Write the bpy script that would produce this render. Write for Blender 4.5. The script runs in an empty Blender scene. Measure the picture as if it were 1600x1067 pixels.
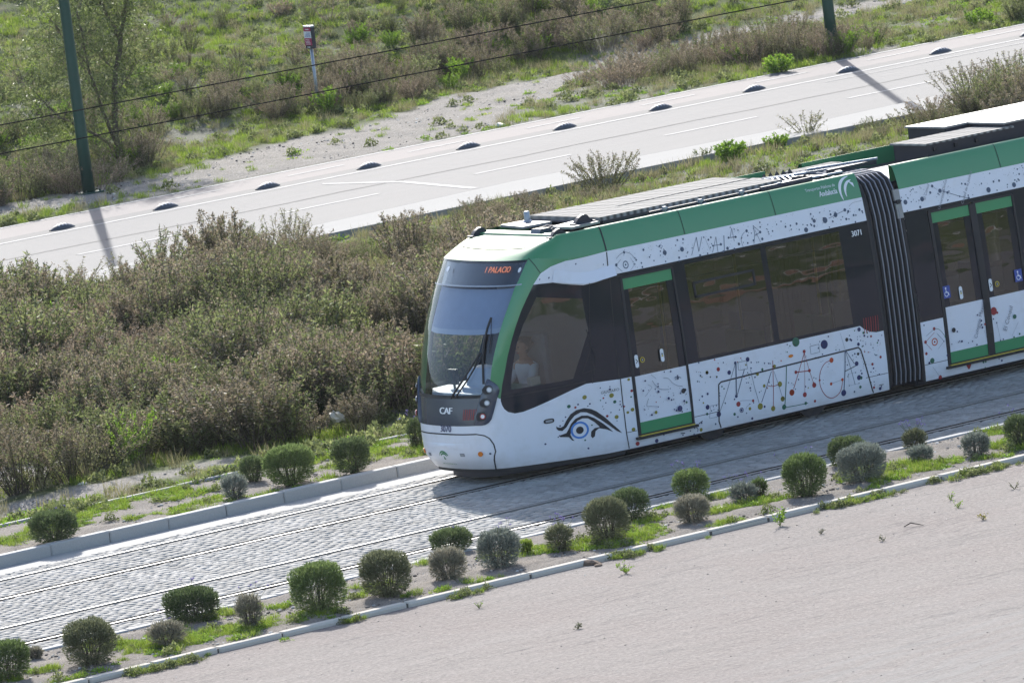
import bpy, math, random
import numpy as np
from math import sin, cos, pi, radians, sqrt, atan2, hypot
from mathutils import Vector, Matrix
from mathutils.geometry import delaunay_2d_cdt

sc = bpy.context.scene
COL = sc.collection
rng = np.random.default_rng(7)
random.seed(7)

# ------------------------------------------------------------------ camera
CAM = np.array([-69.77868672270442, -96.65642119800725, 17.113913859134293])
PITCH, YAW, ROLL, FPX = 0.12559692230688377, 0.6254360995588295, -0.1240961482687349, 13416.4
PW, PH = 1600, 1067
_f = np.array([sin(YAW)*cos(PITCH), cos(YAW)*cos(PITCH), -sin(PITCH)])
_r0 = np.array([cos(YAW), -sin(YAW), 0.0]); _u0 = np.cross(_r0, _f)
_r = _r0*cos(ROLL)+_u0*sin(ROLL); _u = -_r0*sin(ROLL)+_u0*cos(ROLL)
cd = bpy.data.cameras.new('camera'); cam = bpy.data.objects.new('camera', cd); COL.objects.link(cam)
cam.matrix_world = Matrix(((_r[0], _u[0], -_f[0], CAM[0]), (_r[1], _u[1], -_f[1], CAM[1]), (_r[2], _u[2], -_f[2], CAM[2]), (0, 0, 0, 1)))
cd.sensor_width = 36; cd.lens = FPX*36/PW; cd.clip_start = 1; cd.clip_end = 2000
cd.dof.use_dof = True; cd.dof.focus_distance = 120.5; cd.dof.aperture_fstop = 11
sc.camera = cam

def ray(px, py):
    return _f + _r*(px-PW/2)/FPX - _u*(py-PH/2)/FPX
def hill(x, y):
    x = np.asarray(x, float); y = np.asarray(y, float)
    d = np.clip(y-47, 0, None)
    h = 0.15*d*np.clip(d/5, 0, 1) + 0.22*np.sin(x*.55+y*.2)*np.clip(d/6, 0, 1) + 0.16*np.sin(x*.23-y*.61+1)*np.clip(d/5, 0, 1)
    h += 0.07*np.sin(x*1.3+y*.9)*np.sin(y*1.1-x*.4)*np.clip(d/3, 0, 1)
    f = np.clip((y-5.5)/1.5, 0, 1)*np.clip((30-y)/2, 0, 1)
    h += f*(0.05*np.sin(x*.9+.3*y)+0.04*np.sin(y*1.1-x*.35)-.02)
    h += np.clip((-y-150)/100, 0, 1)*20*(1+.4*np.sin(x*.02))
    h += 1.4*np.exp(-((y+41)/4.0)**2)*(.75+.3*np.sin(x*.31)+.2*np.sin(x*.83+1))
    return h
def G(px, py, z=0.0):
    d = ray(px, py); t = (z-CAM[2])/d[2]; p = CAM+d*t
    return np.array([p[0], p[1], z])
def GT(px, py):
    d = ray(px, py); t = (3-CAM[2])/d[2]
    for i in range(400):
        p = CAM+d*t
        if p[2] <= hill(p[0], p[1]): break
        t += .1
    return p
def Y(px, py, y=0.0):
    d = ray(px, py); t = (y-CAM[1])/d[1]
    return CAM+d*t

# ------------------------------------------------------------------ world and sun
SUN_EL = radians(33); SUN_DIR = Vector((0.53*cos(SUN_EL), 0.848*cos(SUN_EL), sin(SUN_EL))).normalized()
w = bpy.data.worlds.new('World'); sc.world = w; w.use_nodes = True
nt = w.node_tree; nt.nodes.clear()
sk = nt.nodes.new('ShaderNodeTexSky'); sk.sky_type = 'NISHITA'; sk.sun_disc = False
sk.sun_elevation = SUN_EL; sk.sun_rotation = atan2(SUN_DIR.x, SUN_DIR.y); sk.air_density = 1.0; sk.dust_density = 1.6
bg = nt.nodes.new('ShaderNodeBackground'); bg.inputs['Strength'].default_value = 0.15
ow = nt.nodes.new('ShaderNodeOutputWorld')
nt.links.new(sk.outputs[0], bg.inputs[0]); nt.links.new(bg.outputs[0], ow.inputs[0])
sl = bpy.data.lights.new('sun', 'SUN'); sl.energy = 3.9; sl.angle = radians(.53); sl.color = (1, .965, .91)
so = bpy.data.objects.new('sun', sl); COL.objects.link(so); so.rotation_euler = SUN_DIR.to_track_quat('Z', 'Y').to_euler()
so.location = (30, 50, 60)
sc.view_settings.view_transform = 'Standard'; sc.view_settings.look = 'None'
sc.view_settings.exposure = 0.9; sc.view_settings.gamma = 1
sc.render.film_transparent = False

# ------------------------------------------------------------------ materials
class NT:
    def __init__(s, name):
        s.m = bpy.data.materials.new(name); s.m.use_nodes = True; s.t = s.m.node_tree; s.t.nodes.clear()
        s.out = s.n('ShaderNodeOutputMaterial')
    def n(s, ty, **kw):
        n = s.t.nodes.new(ty)
        for k, v in kw.items():
            if k.startswith('_'): setattr(n, k[1:], v)
            else: s.set(n, k, v)
        return n
    def set(s, n, k, v):
        k = k.replace('__', ' ')
        inp = n.inputs[int(k[1:])] if k[0] == 'i' and k[1:].isdigit() else n.inputs[k]
        if isinstance(v, bpy.types.NodeSocket): s.t.links.new(v, inp)
        else: inp.default_value = v
    def coord(s, scale=(1, 1, 1), rot=(0, 0, 0)):
        tc = s.n('ShaderNodeTexCoord'); mp = s.n('ShaderNodeMapping')
        s.t.links.new(tc.outputs['Object'], mp.inputs[0]); mp.inputs['Scale'].default_value = scale; mp.inputs['Rotation'].default_value = rot
        return mp.outputs[0]
    def noise(s, co, scale, detail=4, rough=.6):
        n = s.n('ShaderNodeTexNoise', Scale=scale, Detail=detail, Roughness=rough); s.t.links.new(co, n.inputs['Vector']); return n.outputs['Fac']
    def ramp(s, fac, stops):
        n = s.n('ShaderNodeValToRGB'); s.t.links.new(fac, n.inputs[0]); e = n.color_ramp.elements
        while len(e) < len(stops): e.new(.5)
        for i, (p, c) in enumerate(stops):
            e[i].position = p; e[i].color = (c[0], c[1], c[2], 1) if not isinstance(c, (int, float)) else (c, c, c, 1)
        return n.outputs[0]
    def mix(s, a, b, fac, mode='MIX'):
        n = s.n('ShaderNodeMix', _data_type='RGBA', _blend_type=mode)
        for i, v in ((0, fac), (6, a), (7, b)):
            if isinstance(v, bpy.types.NodeSocket): s.t.links.new(v, n.inputs[i])
            else: n.inputs[i].default_value = v if i == 0 else (v[0], v[1], v[2], 1)
        return n.outputs[2]
    def math(s, op, a, b=0.0):
        n = s.n('ShaderNodeMath', _operation=op)
        for i, v in ((0, a), (1, b)):
            if isinstance(v, bpy.types.NodeSocket): s.t.links.new(v, n.inputs[i])
            else: n.inputs[i].default_value = v
        return n.outputs[0]
    def bump(s, h, strength=.3, dist=.01):
        n = s.n('ShaderNodeBump', Strength=strength, Distance=dist, Height=h); return n.outputs[0]
    def attr(s, name):
        return s.n('ShaderNodeAttribute', _attribute_name=name).outputs['Fac']
    def finish(s, sh):
        s.t.links.new(sh, s.out.inputs[0]); return s.m
    def pbr(s, col, rough=.6, metal=0., normal=None, spec=.5, coat=0., coat_rough=.1):
        p = s.n('ShaderNodeBsdfPrincipled')
        for k, v in (('Base Color', col), ('Roughness', rough), ('Metallic', metal), ('Specular IOR Level', spec), ('Coat Weight', coat), ('Coat Roughness', coat_rough)):
            if isinstance(v, bpy.types.NodeSocket): s.t.links.new(v, p.inputs[k])
            else: p.inputs[k].default_value = (v[0], v[1], v[2], 1) if k == 'Base Color' else v
        if normal is not None: s.t.links.new(normal, p.inputs['Normal'])
        return p.outputs[0]

M = {}
HAZE = .00006
def simple(name, col, rough=.5, metal=0., var=.12, nscale=6., bump=0., bscale=60., coat=0., spec=.5):
    t = NT(name); co = t.coord()
    f = t.noise(co, nscale, 5)
    c = t.mix([v*(1-var) for v in col], [min(1, v*(1+var)) for v in col], f)
    nm = t.bump(t.noise(co, bscale, 3), bump, .004) if bump else None
    M[name] = t.finish(t.pbr(c, rough, metal, nm, spec, coat)); return M[name]

simple('green_paint', (.05, .25, .10), .30, coat=.6, var=.05, nscale=1.2)
simple('green_leaf_door', (.05, .27, .11), .35, var=.04)
simple('black_gloss', (.010, .011, .016), .08, var=.1, coat=.5)
simple('navy_gloss', (.05, .062, .095), .2, var=.1, coat=.5)
simple('rubber', (.012, .013, .018), .55, var=.2, bump=.1)
simple('dark_metal', (.028, .03, .045), .45, .2, var=.25, bump=.1)
simple('alu', (.55, .56, .6), .35, .7, var=.15)
simple('hoop_metal', (.26, .27, .31), .5, .4, var=.2)
simple('light_metal', (.30, .30, .295), .45, .2, var=.2, nscale=9)
simple('steel_rail', (.30, .295, .29), .5, .7, var=.2)
simple('rust_dark', (.05, .04, .035), .7, .3, var=.4)
simple('pole_green', (.012, .06, .045), .4, .2, var=.2)
simple('galv', (.33, .36, .4), .4, .5, var=.15)
simple('setts_edge', (.22, .215, .20), .9, spec=.05)
simple('groove', (.02, .019, .018), .98, spec=.0)
simple('wire', (.012, .012, .013), .95, 0., spec=.05)
simple('interior_grey', (.2, .21, .24), .6)
simple('interior_light', (.5, .52, .56), .5)
simple('seat_blue', (.03, .07, .16), .7)
simple('seat_green', (.05, .16, .06), .7)
simple('blind', (.22, .27, .38), .8)
simple('console', (.27, .32, .42), .5)
simple('yellow', (.55, .42, .05), .5)
simple('sign_red', (.42, .02, .10), .4); simple('sign_blue', (.03, .07, .35), .4); simple('sign_white', (.8, .8, .8), .4)
simple('print_black', (.012, .013, .02), .5); simple('print_slate', (.06, .09, .15), .5); simple('print_navy', (.018, .025, .11), .5)
simple('print_red', (.30, .02, .025), .5); simple('print_orange', (.50, .06, .015), .5); simple('print_olive', (.25, .22, .03), .5)
simple('print_green', (.02, .12, .07), .5); simple('print_lime', (.01, .20, .06), .5); simple('print_white', (.8, .82, .85), .5); simple('print_blue', (.06, .22, .6), .4)
simple('print_grey', (.22, .24, .29), .5)
simple('lamp_glass', (.75, .76, .8), .15, var=.1, coat=.6); simple('red_ring', (.45, .02, .03), .3); simple('amber', (.7, .2, .02), .25)
simple('skin', (.45, .24, .16), .5); simple('shirt', (.72, .76, .82), .8, bump=.3, bscale=20); simple('trousers', (.03, .035, .06), .8); simple('hair', (.03, .02, .015), .6)
simple('plastic_white', (.50, .48, .42), .5)
simple('bark', (.10, .08, .06), .85, var=.4, nscale=14, bump=.5, bscale=40)
simple('twig', (.075, .058, .042), .85, var=.4)
simple('dry_wood', (.2, .16, .12), .9, var=.3)
simple('soil_clod', (.16, .11, .08), .95, var=.4, bump=.6, bscale=30)
simple('lilac', (.32, .22, .55), .7)
simple('terracotta', (.20, .12, .09), .9, var=.2)
simple('stone', (.42, .40, .37), .9, var=.3, bump=.5, bscale=30)
simple('tubs', (.06, .07, .09), .6, var=.2); simple('tub_stripe', (.30, .33, .38), .5)

def white_paint():
    t = NT('white_paint'); co = t.coord()
    d = t.noise(co, 3.5, 6, .7)
    c = t.mix((.76, .775, .84), (.60, .59, .58), t.ramp(d, [(.50, 0.), (.85, .55)]))
    # road grime gathers on the lowest skirt
    sx = t.n('ShaderNodeSeparateXYZ'); t.t.links.new(co, sx.inputs[0])
    lo = t.math('MULTIPLY', t.ramp(sx.outputs[2], [(.17, .75), (.42, 0.)]), t.noise(t.coord((1, 1, 3)), 6, 6))
    c = t.mix(c, (.33, .29, .25), lo)
    M['white_paint'] = t.finish(t.pbr(c, .34, 0, None, .5, .35, .15))
white_paint()

def glass(name, tint, rough=0.0, ior=1.75, wave=.25, wscale=2.2):
    t = NT(name); co = t.coord((1, 1, 2.2))
    nm = t.bump(t.noise(co, wscale, 1, .4), wave, .02)
    g = t.n('ShaderNodeBsdfGlossy', Roughness=rough, Normal=nm, Color=(.95, .97, 1, 1))
    tr = t.n('ShaderNodeBsdfTransparent', Color=(*tint, 1))
    lw = t.n('ShaderNodeLayerWeight', Blend=.5, Normal=nm); f0 = ((ior-1)/(ior+1))**2
    fac = t.math('ADD', t.math('MULTIPLY', t.math('POWER', lw.outputs['Facing'], 5.0), 1-f0), f0)
    mx = t.n('ShaderNodeMixShader', i0=fac, i1=tr.outputs[0], i2=g.outputs[0])
    M[name] = t.finish(mx.outputs[0])
glass('tint_glass', (.17, .17, .18), ior=1.9, wave=.22)
glass('cab_glass', (.50, .53, .53), ior=1.9, wave=.18)
glass('windshield_glass', (.86, .91, .94), ior=1.62, wave=.02)
def gloss_panel():
    t = NT('black_glass'); co = t.coord((1, 1, 2.2))
    nm = t.bump(t.noise(co, 2.0, 1, .4), .12, .02)
    p = t.n('ShaderNodeBsdfPrincipled'); p.inputs['Base Color'].default_value = (.014, .018, .030, 1); p.inputs['Roughness'].default_value = .06
    p.inputs['IOR'].default_value = 1.42; t.t.links.new(nm, p.inputs['Normal'])
    M['black_glass'] = t.finish(p.outputs[0])
gloss_panel()
def emis():
    t = NT('led_orange'); e = t.n('ShaderNodeEmission', Color=(1, .32, .16, 1), Strength=.42); M['led_orange'] = t.finish(e.outputs[0])
emis()
def grid_roof():
    t = NT('roof_grid'); co = t.coord()
    wv = t.n('ShaderNodeTexWave', _wave_type='BANDS', _bands_direction='X', Scale=2.6, Distortion=.05); t.t.links.new(co, wv.inputs['Vector'])
    wy = t.n('ShaderNodeTexWave', _wave_type='BANDS', _bands_direction='Y', Scale=1.5, Distortion=0.); t.t.links.new(co, wy.inputs['Vector'])
    h = t.math('ADD', wv.outputs['Fac'], t.math('MULTIPLY', wy.outputs['Fac'], .4))
    c = t.mix((.04, .04, .042), (.40, .39, .37), t.math('MULTIPLY', h, .72))
    M['roof_grid'] = t.finish(t.pbr(c, .8, 0., t.bump(h, .8, .01), .1))
grid_roof()

def asphalt_lot():
    t = NT('lot_asphalt'); co = t.coord()
    st = t.noise(t.coord((.22, 1.6, 1), (0, 0, radians(-4))), .9, 6, .65)
    c = t.ramp(st, [(.2, (.165, .142, .130)), (.5, (.225, .195, .178)), (.8, (.275, .245, .226))])
    blot = t.noise(co, .35, 5)
    c = t.mix(c, (.185, .135, .122), t.ramp(blot, [(.45, 0.), (.65, .6)]))
    fine = t.noise(co, 16, 6, .85)
    c = t.mix(c, t.ramp(fine, [(.34, (.10, .09, .083)), (.5, (.20, .182, .168)), (.68, (.38, .35, .325))]), .62)
    v = t.n('ShaderNodeTexVoronoi', Scale=7.); t.t.links.new(co, v.inputs['Vector'])
    c = t.mix(c, (.05, .045, .045), t.ramp(v.outputs['Distance'], [(.05, .7), (.13, 0.)]))
    v2 = t.n('ShaderNodeTexVoronoi', Scale=2.1); t.t.links.new(co, v2.inputs['Vector'])
    c = t.mix(c, (.5, .5, .48), t.ramp(v2.outputs['Distance'], [(.012, .9), (.022, 0.)]))
    # pale worn wheel tracks that sweep across the lot
    sx = t.n('ShaderNodeSeparateXYZ'); t.t.links.new(co, sx.inputs[0])
    u = t.math('ADD', sx.outputs[1], t.math('MULTIPLY', sx.outputs[0], -.16))
    wn = t.math('ADD', u, t.math('MULTIPLY', t.noise(co, .22, 3), 2.0))
    cs = t.n('ShaderNodeCombineXYZ', Y=wn); trk = t.noise(cs.outputs[0], 2.4, 5, .7)
    far = t.ramp(t.math('MULTIPLY', wn, -.05), [(.60, 0.), (.80, 1.)])
    c = t.mix(c, (.24, .235, .225), t.math('MULTIPLY', t.ramp(trk, [(.42, 0.), (.62, .8)]), far))
    # thin dark seams
    sm = t.noise(t.coord((.25, 2.5, 1), (0, 0, radians(3))), 1.1, 4, .6)
    c = t.mix(c, (.075, .07, .072), t.math('MULTIPLY', t.ramp(t.math('ABSOLUTE', t.math('SUBTRACT', sm, .5)), [(.0, .75), (.012, 0.)]), t.ramp(t.noise(co, .6, 4), [(.45, 0.), (.6, 1.)])))
    h = t.math('ADD', t.noise(co, 14, 5, .8), t.math('MULTIPLY', t.noise(co, 3, 4), 2.0))
    M['lot_asphalt'] = t.finish(t.pbr(c, .9, 0, t.bump(h, .7, .02), .2))
asphalt_lot()
def road(name, base, hi, rough=.6, spec=.4):
    t = NT(name); co = t.coord()
    st = t.noise(t.coord((.12, 2.4, 1)), 1.0, 5, .6)
    c = t.mix(base, hi, st)
    c = t.mix(c, t.ramp(t.noise(co, 60, 3, .8), [(.3, .04), (.7, .34)]), .30)
    M[name] = t.finish(t.pbr(c, rough, 0, t.bump(t.noise(co, 45, 3), .35, .006), spec))
road('road_asphalt', (.105, .105, .106), (.15, .15, .151), .8, .2)
road('bike_asphalt', (.165, .142, .138), (.20, .175, .17), .8, .2)
road('strip_asphalt', (.075, .075, .077), (.10, .10, .10), .8, .2)
road('pavement_concrete', (.27, .265, .255), (.34, .335, .32), .85, .2)
road('gutter_concrete', (.36, .355, .34), (.46, .45, .43), .8, .2)
road('kerb_concrete', (.42, .415, .40), (.54, .53, .51), .8, .2)
road('kerb_old', (.62, .56, .47), (.76, .70, .61), .9, .1)
simple('road_paint', (.30, .30, .297), .8, var=.12, nscale=12)
def setts():
    t = NT('setts'); a = t.attr('tint'); co = t.coord()
    c = t.ramp(a, [(0., (.27, .262, .245)), (.5, (.34, .332, .312)), (1., (.42, .41, .39))])
    c = t.mix(c, (.19, .18, .155), t.ramp(t.noise(co, .8, 5), [(.45, 0.), (.75, .5)]))
    c = t.mix(c, t.ramp(t.noise(co, 70, 3), [(.3, .05), (.7, .4)]), .22)
    M['setts'] = t.finish(t.pbr(c, .85, 0, t.bump(t.noise(co, 40, 4), .3, .005), .12))
setts()
simple('joint_sand', (.10, .095, .085), .95, var=.35, nscale=9, bump=.5)

def soil():
    t = NT('terrain_soil'); co = t.coord()
    dirt = t.attr('dirt'); 
    n1 = t.noise(co, 2.2, 6, .65); n2 = t.noise(co, 26, 4, .75)
    d = t.ramp(n1, [(.3, (.20, .175, .14)), (.6, (.27, .24, .20)), (.8, (.33, .30, .255))])
    d = t.mix(d, t.ramp(n2, [(.35, .05), (.65, .40)]), .35)
    v = t.n('ShaderNodeTexVoronoi', Scale=9.); t.t.links.new(co, v.inputs['Vector'])
    d = t.mix(d, (.42, .41, .38), t.ramp(v.outputs['Distance'], [(.10, .8), (.22, 0.)]))
    g = t.ramp(t.noise(co, 5, 5, .7), [(.3, (.035, .05, .014)), (.55, (.075, .10, .025)), (.8, (.12, .12, .05))])
    c = t.mix(g, d, dirt)
    h = t.math('ADD', t.noise(co, 12, 5, .7), t.math('MULTIPLY', n2, .5))
    M['terrain_soil'] = t.finish(t.pbr(c, .95, 0, t.bump(h, .8, .04), .2))
    t = NT('strip_soil'); co = t.coord()
    d = t.ramp(t.noise(co, 3., 6, .7), [(.3, (.13, .105, .078)), (.7, (.235, .19, .145))])
    d = t.mix(d, t.ramp(t.noise(co, 40, 4, .8), [(.35, .04), (.65, .42)]), .38)
    M['strip_soil'] = t.finish(t.pbr(d, .95, 0, t.bump(t.noise(co, 30, 4, .8), .8, .02), .2))
soil()

def leafmat(name, stops, trans=.45, rough=.6, sp=.02):
    t = NT(name); a = t.attr('tint'); oi = t.n('ShaderNodeObjectInfo')
    k = t.math('ADD', t.math('MULTIPLY', a, .72), t.math('MULTIPLY', oi.outputs['Random'], .28))
    c = t.ramp(k, stops)
    d = t.n('ShaderNodeBsdfDiffuse', Color=c); tr = t.n('ShaderNodeBsdfTranslucent', Color=c)
    m1 = t.n('ShaderNodeMixShader', i0=trans, i1=d.outputs[0], i2=tr.outputs[0])
    g = t.n('ShaderNodeBsdfGlossy', Roughness=rough, Color=(.9, .9, .85, 1))
    fr = t.n('ShaderNodeFresnel', IOR=1.35)
    m2 = t.n('ShaderNodeMixShader', i0=t.math('MULTIPLY', fr.outputs[0], .07), i1=m1.outputs[0], i2=g.outputs[0])
    M[name] = t.finish(m2.outputs[0])
leafmat('leaf_green', [(0, (.05, .065, .024)), (.5, (.16, .19, .07)), (1, (.35, .38, .16))], .5)
leafmat('leaf_olive', [(0, (.055, .06, .025)), (.5, (.175, .185, .08)), (1, (.36, .35, .19))], .5)
leafmat('leaf_bright', [(0, (.12, .19, .025)), (.5, (.19, .32, .035)), (1, (.32, .44, .07))], .5)
leafmat('leaf_dry', [(0, (.16, .125, .08)), (.5, (.27, .21, .145)), (1, (.42, .34, .25))], .4)
leafmat('seed_pink', [(0, (.15, .125, .08)), (.5, (.27, .22, .15)), (1, (.42, .35, .26))], .4)
leafmat('grass', [(0, (.09, .14, .018)), (.45, (.19, .28, .035)), (.8, (.29, .37, .06)), (1, (.42, .40, .16))], .5)
leafmat('grass_dry', [(0, (.16, .15, .07)), (.5, (.26, .24, .12)), (1, (.38, .34, .22))], .4)
leafmat('bush_green', [(0, (.045, .068, .028)), (.5, (.105, .145, .06)), (1, (.20, .25, .11))], .4)
leafmat('bush_lush', [(0, (.05, .082, .028)), (.5, (.125, .18, .06)), (1, (.24, .31, .11))], .45)
leafmat('bush_olive', [(0, (.07, .08, .045)), (.5, (.15, .165, .09)), (1, (.26, .27, .16))], .4)
leafmat('bush_grey', [(0, (.10, .115, .095)), (.5, (.20, .225, .19)), (1, (.34, .37, .32))], .35)
leafmat('bush_tan', [(0, (.13, .125, .09)), (.5, (.25, .235, .175)), (1, (.38, .36, .28))], .35)
leafmat('tree_leaf', [(0, (.04, .055, .02)), (.5, (.11, .145, .05)), (1, (.28, .32, .13))], .5, .45)

# ------------------------------------------------------------------ object helpers
def tag(o, label=None, cat=None, group=None, kind=None):
    if label: o['label'] = label
    if cat: o['category'] = cat
    if group: o['group'] = group
    if kind: o['kind'] = kind
    return o
def empty(name, loc=(0, 0, 0), label=None, cat=None, group=None):
    o = bpy.data.objects.new(name, None); o.location = loc; COL.objects.link(o); o.empty_display_size = .3
    return tag(o, label, cat, group)
def link(name, me, parent=None, mats=None, smooth=False):
    o = bpy.data.objects.new(name, me)
    for m in (mats or []): me.materials.append(M[m] if isinstance(m, str) else m)
    if smooth: me.shade_smooth()
    COL.objects.link(o)
    if parent is not None:
        o.parent = parent; o.matrix_parent_inverse = Matrix.Translation(-parent.location) if parent.parent is None and parent.type == 'EMPTY' else Matrix.Identity(4)
    return o
def mesh_np(name, verts, faces, midx=None, tint=None):
    """faces: list of int arrays (n,k)"""
    me = bpy.data.meshes.new(name)
    verts = np.asarray(verts, np.float32)
    me.vertices.add(len(verts)); me.vertices.foreach_set('co', verts.ravel())
    loops = np.concatenate([f.ravel() for f in faces]).astype(np.int32)
    cnt = np.concatenate([np.full(len(f), f.shape[1]) for f in faces]).astype(np.int32)
    start = np.concatenate([[0], np.cumsum(cnt)[:-1]]).astype(np.int32)
    me.loops.add(len(loops)); me.loops.foreach_set('vertex_index', loops)
    me.polygons.add(len(cnt)); me.polygons.foreach_set('loop_start', start)
    if midx is not None: me.polygons.foreach_set('material_index', np.asarray(midx, np.int32))
    if tint is not None:
        a = me.attributes.new('tint', 'FLOAT', 'FACE'); a.data.foreach_set('value', np.asarray(tint, np.float32))
    me.update(calc_edges=True); me.validate(); return me
class MB:
    """collects boxes, tubes, prisms in one mesh"""
    def __init__(s): s.v = []; s.f = []; s.m = []
    def add(s, v, f, m=0):
        b = len(s.v); s.v += [tuple(map(float, p)) for p in v]; s.f += [tuple(i+b for i in q) for q in f]; s.m += [m]*len(f); return s
    def box(s, x0, x1, y0, y1, z0, z1, m=0, bev=0.0):
        if bev <= 0:
            v = [(x, y, z) for x in (x0, x1) for y in (y0, y1) for z in (z0, z1)]
            f = [(0, 1, 3, 2), (4, 6, 7, 5), (0, 4, 5, 1), (2, 3, 7, 6), (0, 2, 6, 4), (1, 5, 7, 3)]
            return s.add(v, f, m)
        b = bev; ring = lambda z, k: [(x0+k, y0+b, z), (x0+b, y0+k, z), (x1-b, y0+k, z), (x1-k, y0+b, z), (x1-k, y1-b, z), (x1-b, y1-k, z), (x0+b, y1-k, z), (x0+k, y1-b, z)]
        v = ring(z0, b*.5)+ring(z0+b, 0)+ring(z1-b, 0)+ring(z1, b*.7)
        f = [tuple(range(7, -1, -1)), tuple(range(24, 32))]
        for k in range(3):
            for i in range(8): f.append((k*8+i, k*8+(i+1) % 8, k*8+8+(i+1) % 8, k*8+8+i))
        return s.add(v, f, m)
    def tube(s, pts, r, n=8, m=0, cap=True):
        pts = [Vector(p) for p in pts]; rs = r if isinstance(r, (list, tuple)) else [r]*len(pts)
        v = []; up = Vector((0, 0, 1)); prev = None
        for i, p in enumerate(pts):
            t = (pts[min(i+1, len(pts)-1)]-pts[max(i-1, 0)]).normalized()
            a = prev if prev is not None else (up if abs(t.z) < .9 else Vector((1, 0, 0)))
            sd = t.cross(a).normalized(); a2 = sd.cross(t).normalized(); prev = a2
            for k in range(n):
                an = 2*pi*k/n; v.append(p+(sd*cos(an)+a2*sin(an))*rs[i])
        f = []
        for i in range(len(pts)-1):
            for k in range(n): f.append((i*n+k, i*n+(k+1) % n, (i+1)*n+(k+1) % n, (i+1)*n+k))
        if cap: f.append(tuple(range(n-1, -1, -1))); f.append(tuple((len(pts)-1)*n+k for k in range(n)))
        return s.add(v, f, m)
    def prism(s, poly, axis, a0, a1, m=0):
        """poly of 2D pts extruded along axis"""
        def P(q, a): return {'x': (a, q[0], q[1]), 'y': (q[0], a, q[1]), 'z': (q[0], q[1], a)}[axis]
        n = len(poly); v = [P(q, a0) for q in poly]+[P(q, a1) for q in poly]
        f = [tuple(range(n)), tuple(range(2*n-1, n-1, -1))]+[(i, i+n, (i+1) % n+n, (i+1) % n) for i in range(n)]
        return s.add(v, f, m)
    def disc(s, c, n, r, h, m=0, seg=16):
        c = Vector(c); n = Vector(n).normalized(); return s.tube([c, c+n*h], r, seg, m)
    def mesh(s, name):
        me = bpy.data.meshes.new(name); me.from_pydata(s.v, [], s.f); me.polygons.foreach_set('material_index', s.m); me.update()
        import bmesh
        bm = bmesh.new(); bm.from_mesh(me); bmesh.ops.recalc_face_normals(bm, faces=bm.faces); bm.to_mesh(me); bm.free()
        return me
    def build(s, name, mats, parent=None, smooth=False):
        if isinstance(mats, str): mats = [mats]
        o = link(name, s.mesh(name), parent, mats)
        if smooth:
            o.data.shade_smooth(); o.data.set_sharp_from_angle(angle=radians(40))
        return o
def sheet(name, poly, z, mat, kind='structure', parent=None):
    me = bpy.data.meshes.new(name); me.from_pydata([(p[0], p[1], z) for p in poly], [], [tuple(range(len(poly)))]); me.update()
    if me.polygons[0].normal.z < 0: me.flip_normals()
    o = link(name, me, parent, [mat])
    if kind: o['kind'] = kind
    return o
def rect(x0, x1, y0, y1): return [(x0, y0), (x1, y0), (x1, y1), (x0, y1)]

# ------------------------------------------------------------------ terrain
def interp_poly(pts):
    xs = [p[0] for p in pts]; ys = [p[1] for p in pts]
    return lambda x: np.interp(x, xs, ys)
def vnoise(x, y, s, seed=0):
    """smooth value noise 0..1"""
    x = np.asarray(x, float)/s; y = np.asarray(y, float)/s
    xi = np.floor(x).astype(np.int64); yi = np.floor(y).astype(np.int64); fx = x-xi; fy = y-yi
    fx = fx*fx*(3-2*fx); fy = fy*fy*(3-2*fy)
    def h(a, b):
        n = (a*374761393+b*668265263+seed*1442695041) & 0x7fffffff
        n = ((n ^ (n >> 13))*1274126177) & 0x7fffffff
        return ((n ^ (n >> 16)) & 0xffff)/65535.0
    return (h(xi, yi)*(1-fx)+h(xi+1, yi)*fx)*(1-fy)+(h(xi, yi+1)*(1-fx)+h(xi+1, yi+1)*fx)*fy
_gt = np.array([GT(*p) for p in ((220, 277), (388, 233), (557, 194), (689, 157), (800, 132), (900, 112), (925, 100), (1030, 72), (1100, 48), (1180, 36), (1300, 10))])
_gb = np.array([GT(*p) for p in ((220, 298), (300, 293), (411, 276), (757, 207), (800, 169), (848, 152), (870, 135), (930, 118), (1040, 98), (1100, 75), (1180, 60), (1300, 30))])
GTX, GTY, GBX, GBY = _gt[:, 0], _gt[:, 1], _gb[:, 0], _gb[:, 1]
def dirt_mask(x, y):
    """1 = bare gravelly soil, 0 = green"""
    n = vnoise(x, y, 2.3, 1)*.55+vnoise(x, y, .8, 2)*.3+vnoise(x, y, .3, 3)*.15
    m = np.clip((n-.56)*6, 0, 1)*.8
    # gravel track that runs along the road and bends away to the right
    p = np.clip(np.minimum(y-np.interp(x, GBX, GBY), np.interp(x, GTX, GTY)-y)/.5+(n-.5)*3+.5, 0, 1)
    m = np.maximum(m*np.where((y > 41), .75, 1), p)
    # worn path beside the far planting strip
    c2 = np.interp(x, [-10, -4, -1, 2, 4, 8], [8.6, 8.6, 7.6, 7.2, 7.4, 8.0])
    w2 = np.interp(x, [-10, -4, -1, 4], [1.5, 1.3, .75, .7])
    m = np.maximum(m, np.clip((w2-np.abs(y-c2)+(n-.5)*1.2)/.4, 0, 1))
    c3 = np.exp(-(((x+2.2)/2.6)**2+((y-10.9)/1.0)**2)*1.2)
    m = np.maximum(m, np.clip((c3+(n-.5)*.6-.35)*5, 0, 1))
    m = np.where((y > 9) & (y < 30), np.maximum(m, .35*n+.25), m)
    m = np.where(y < -12, np.clip((n-.5)*4, 0, 1), m)
    return np.clip(m, 0, 1)
def base_z(x, y):
    return np.where((y > -37) & (y < 5.7), -.06, np.where((y > 29.2) & (y < 40.35), -.05, hill(x, y)+.0))
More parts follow.
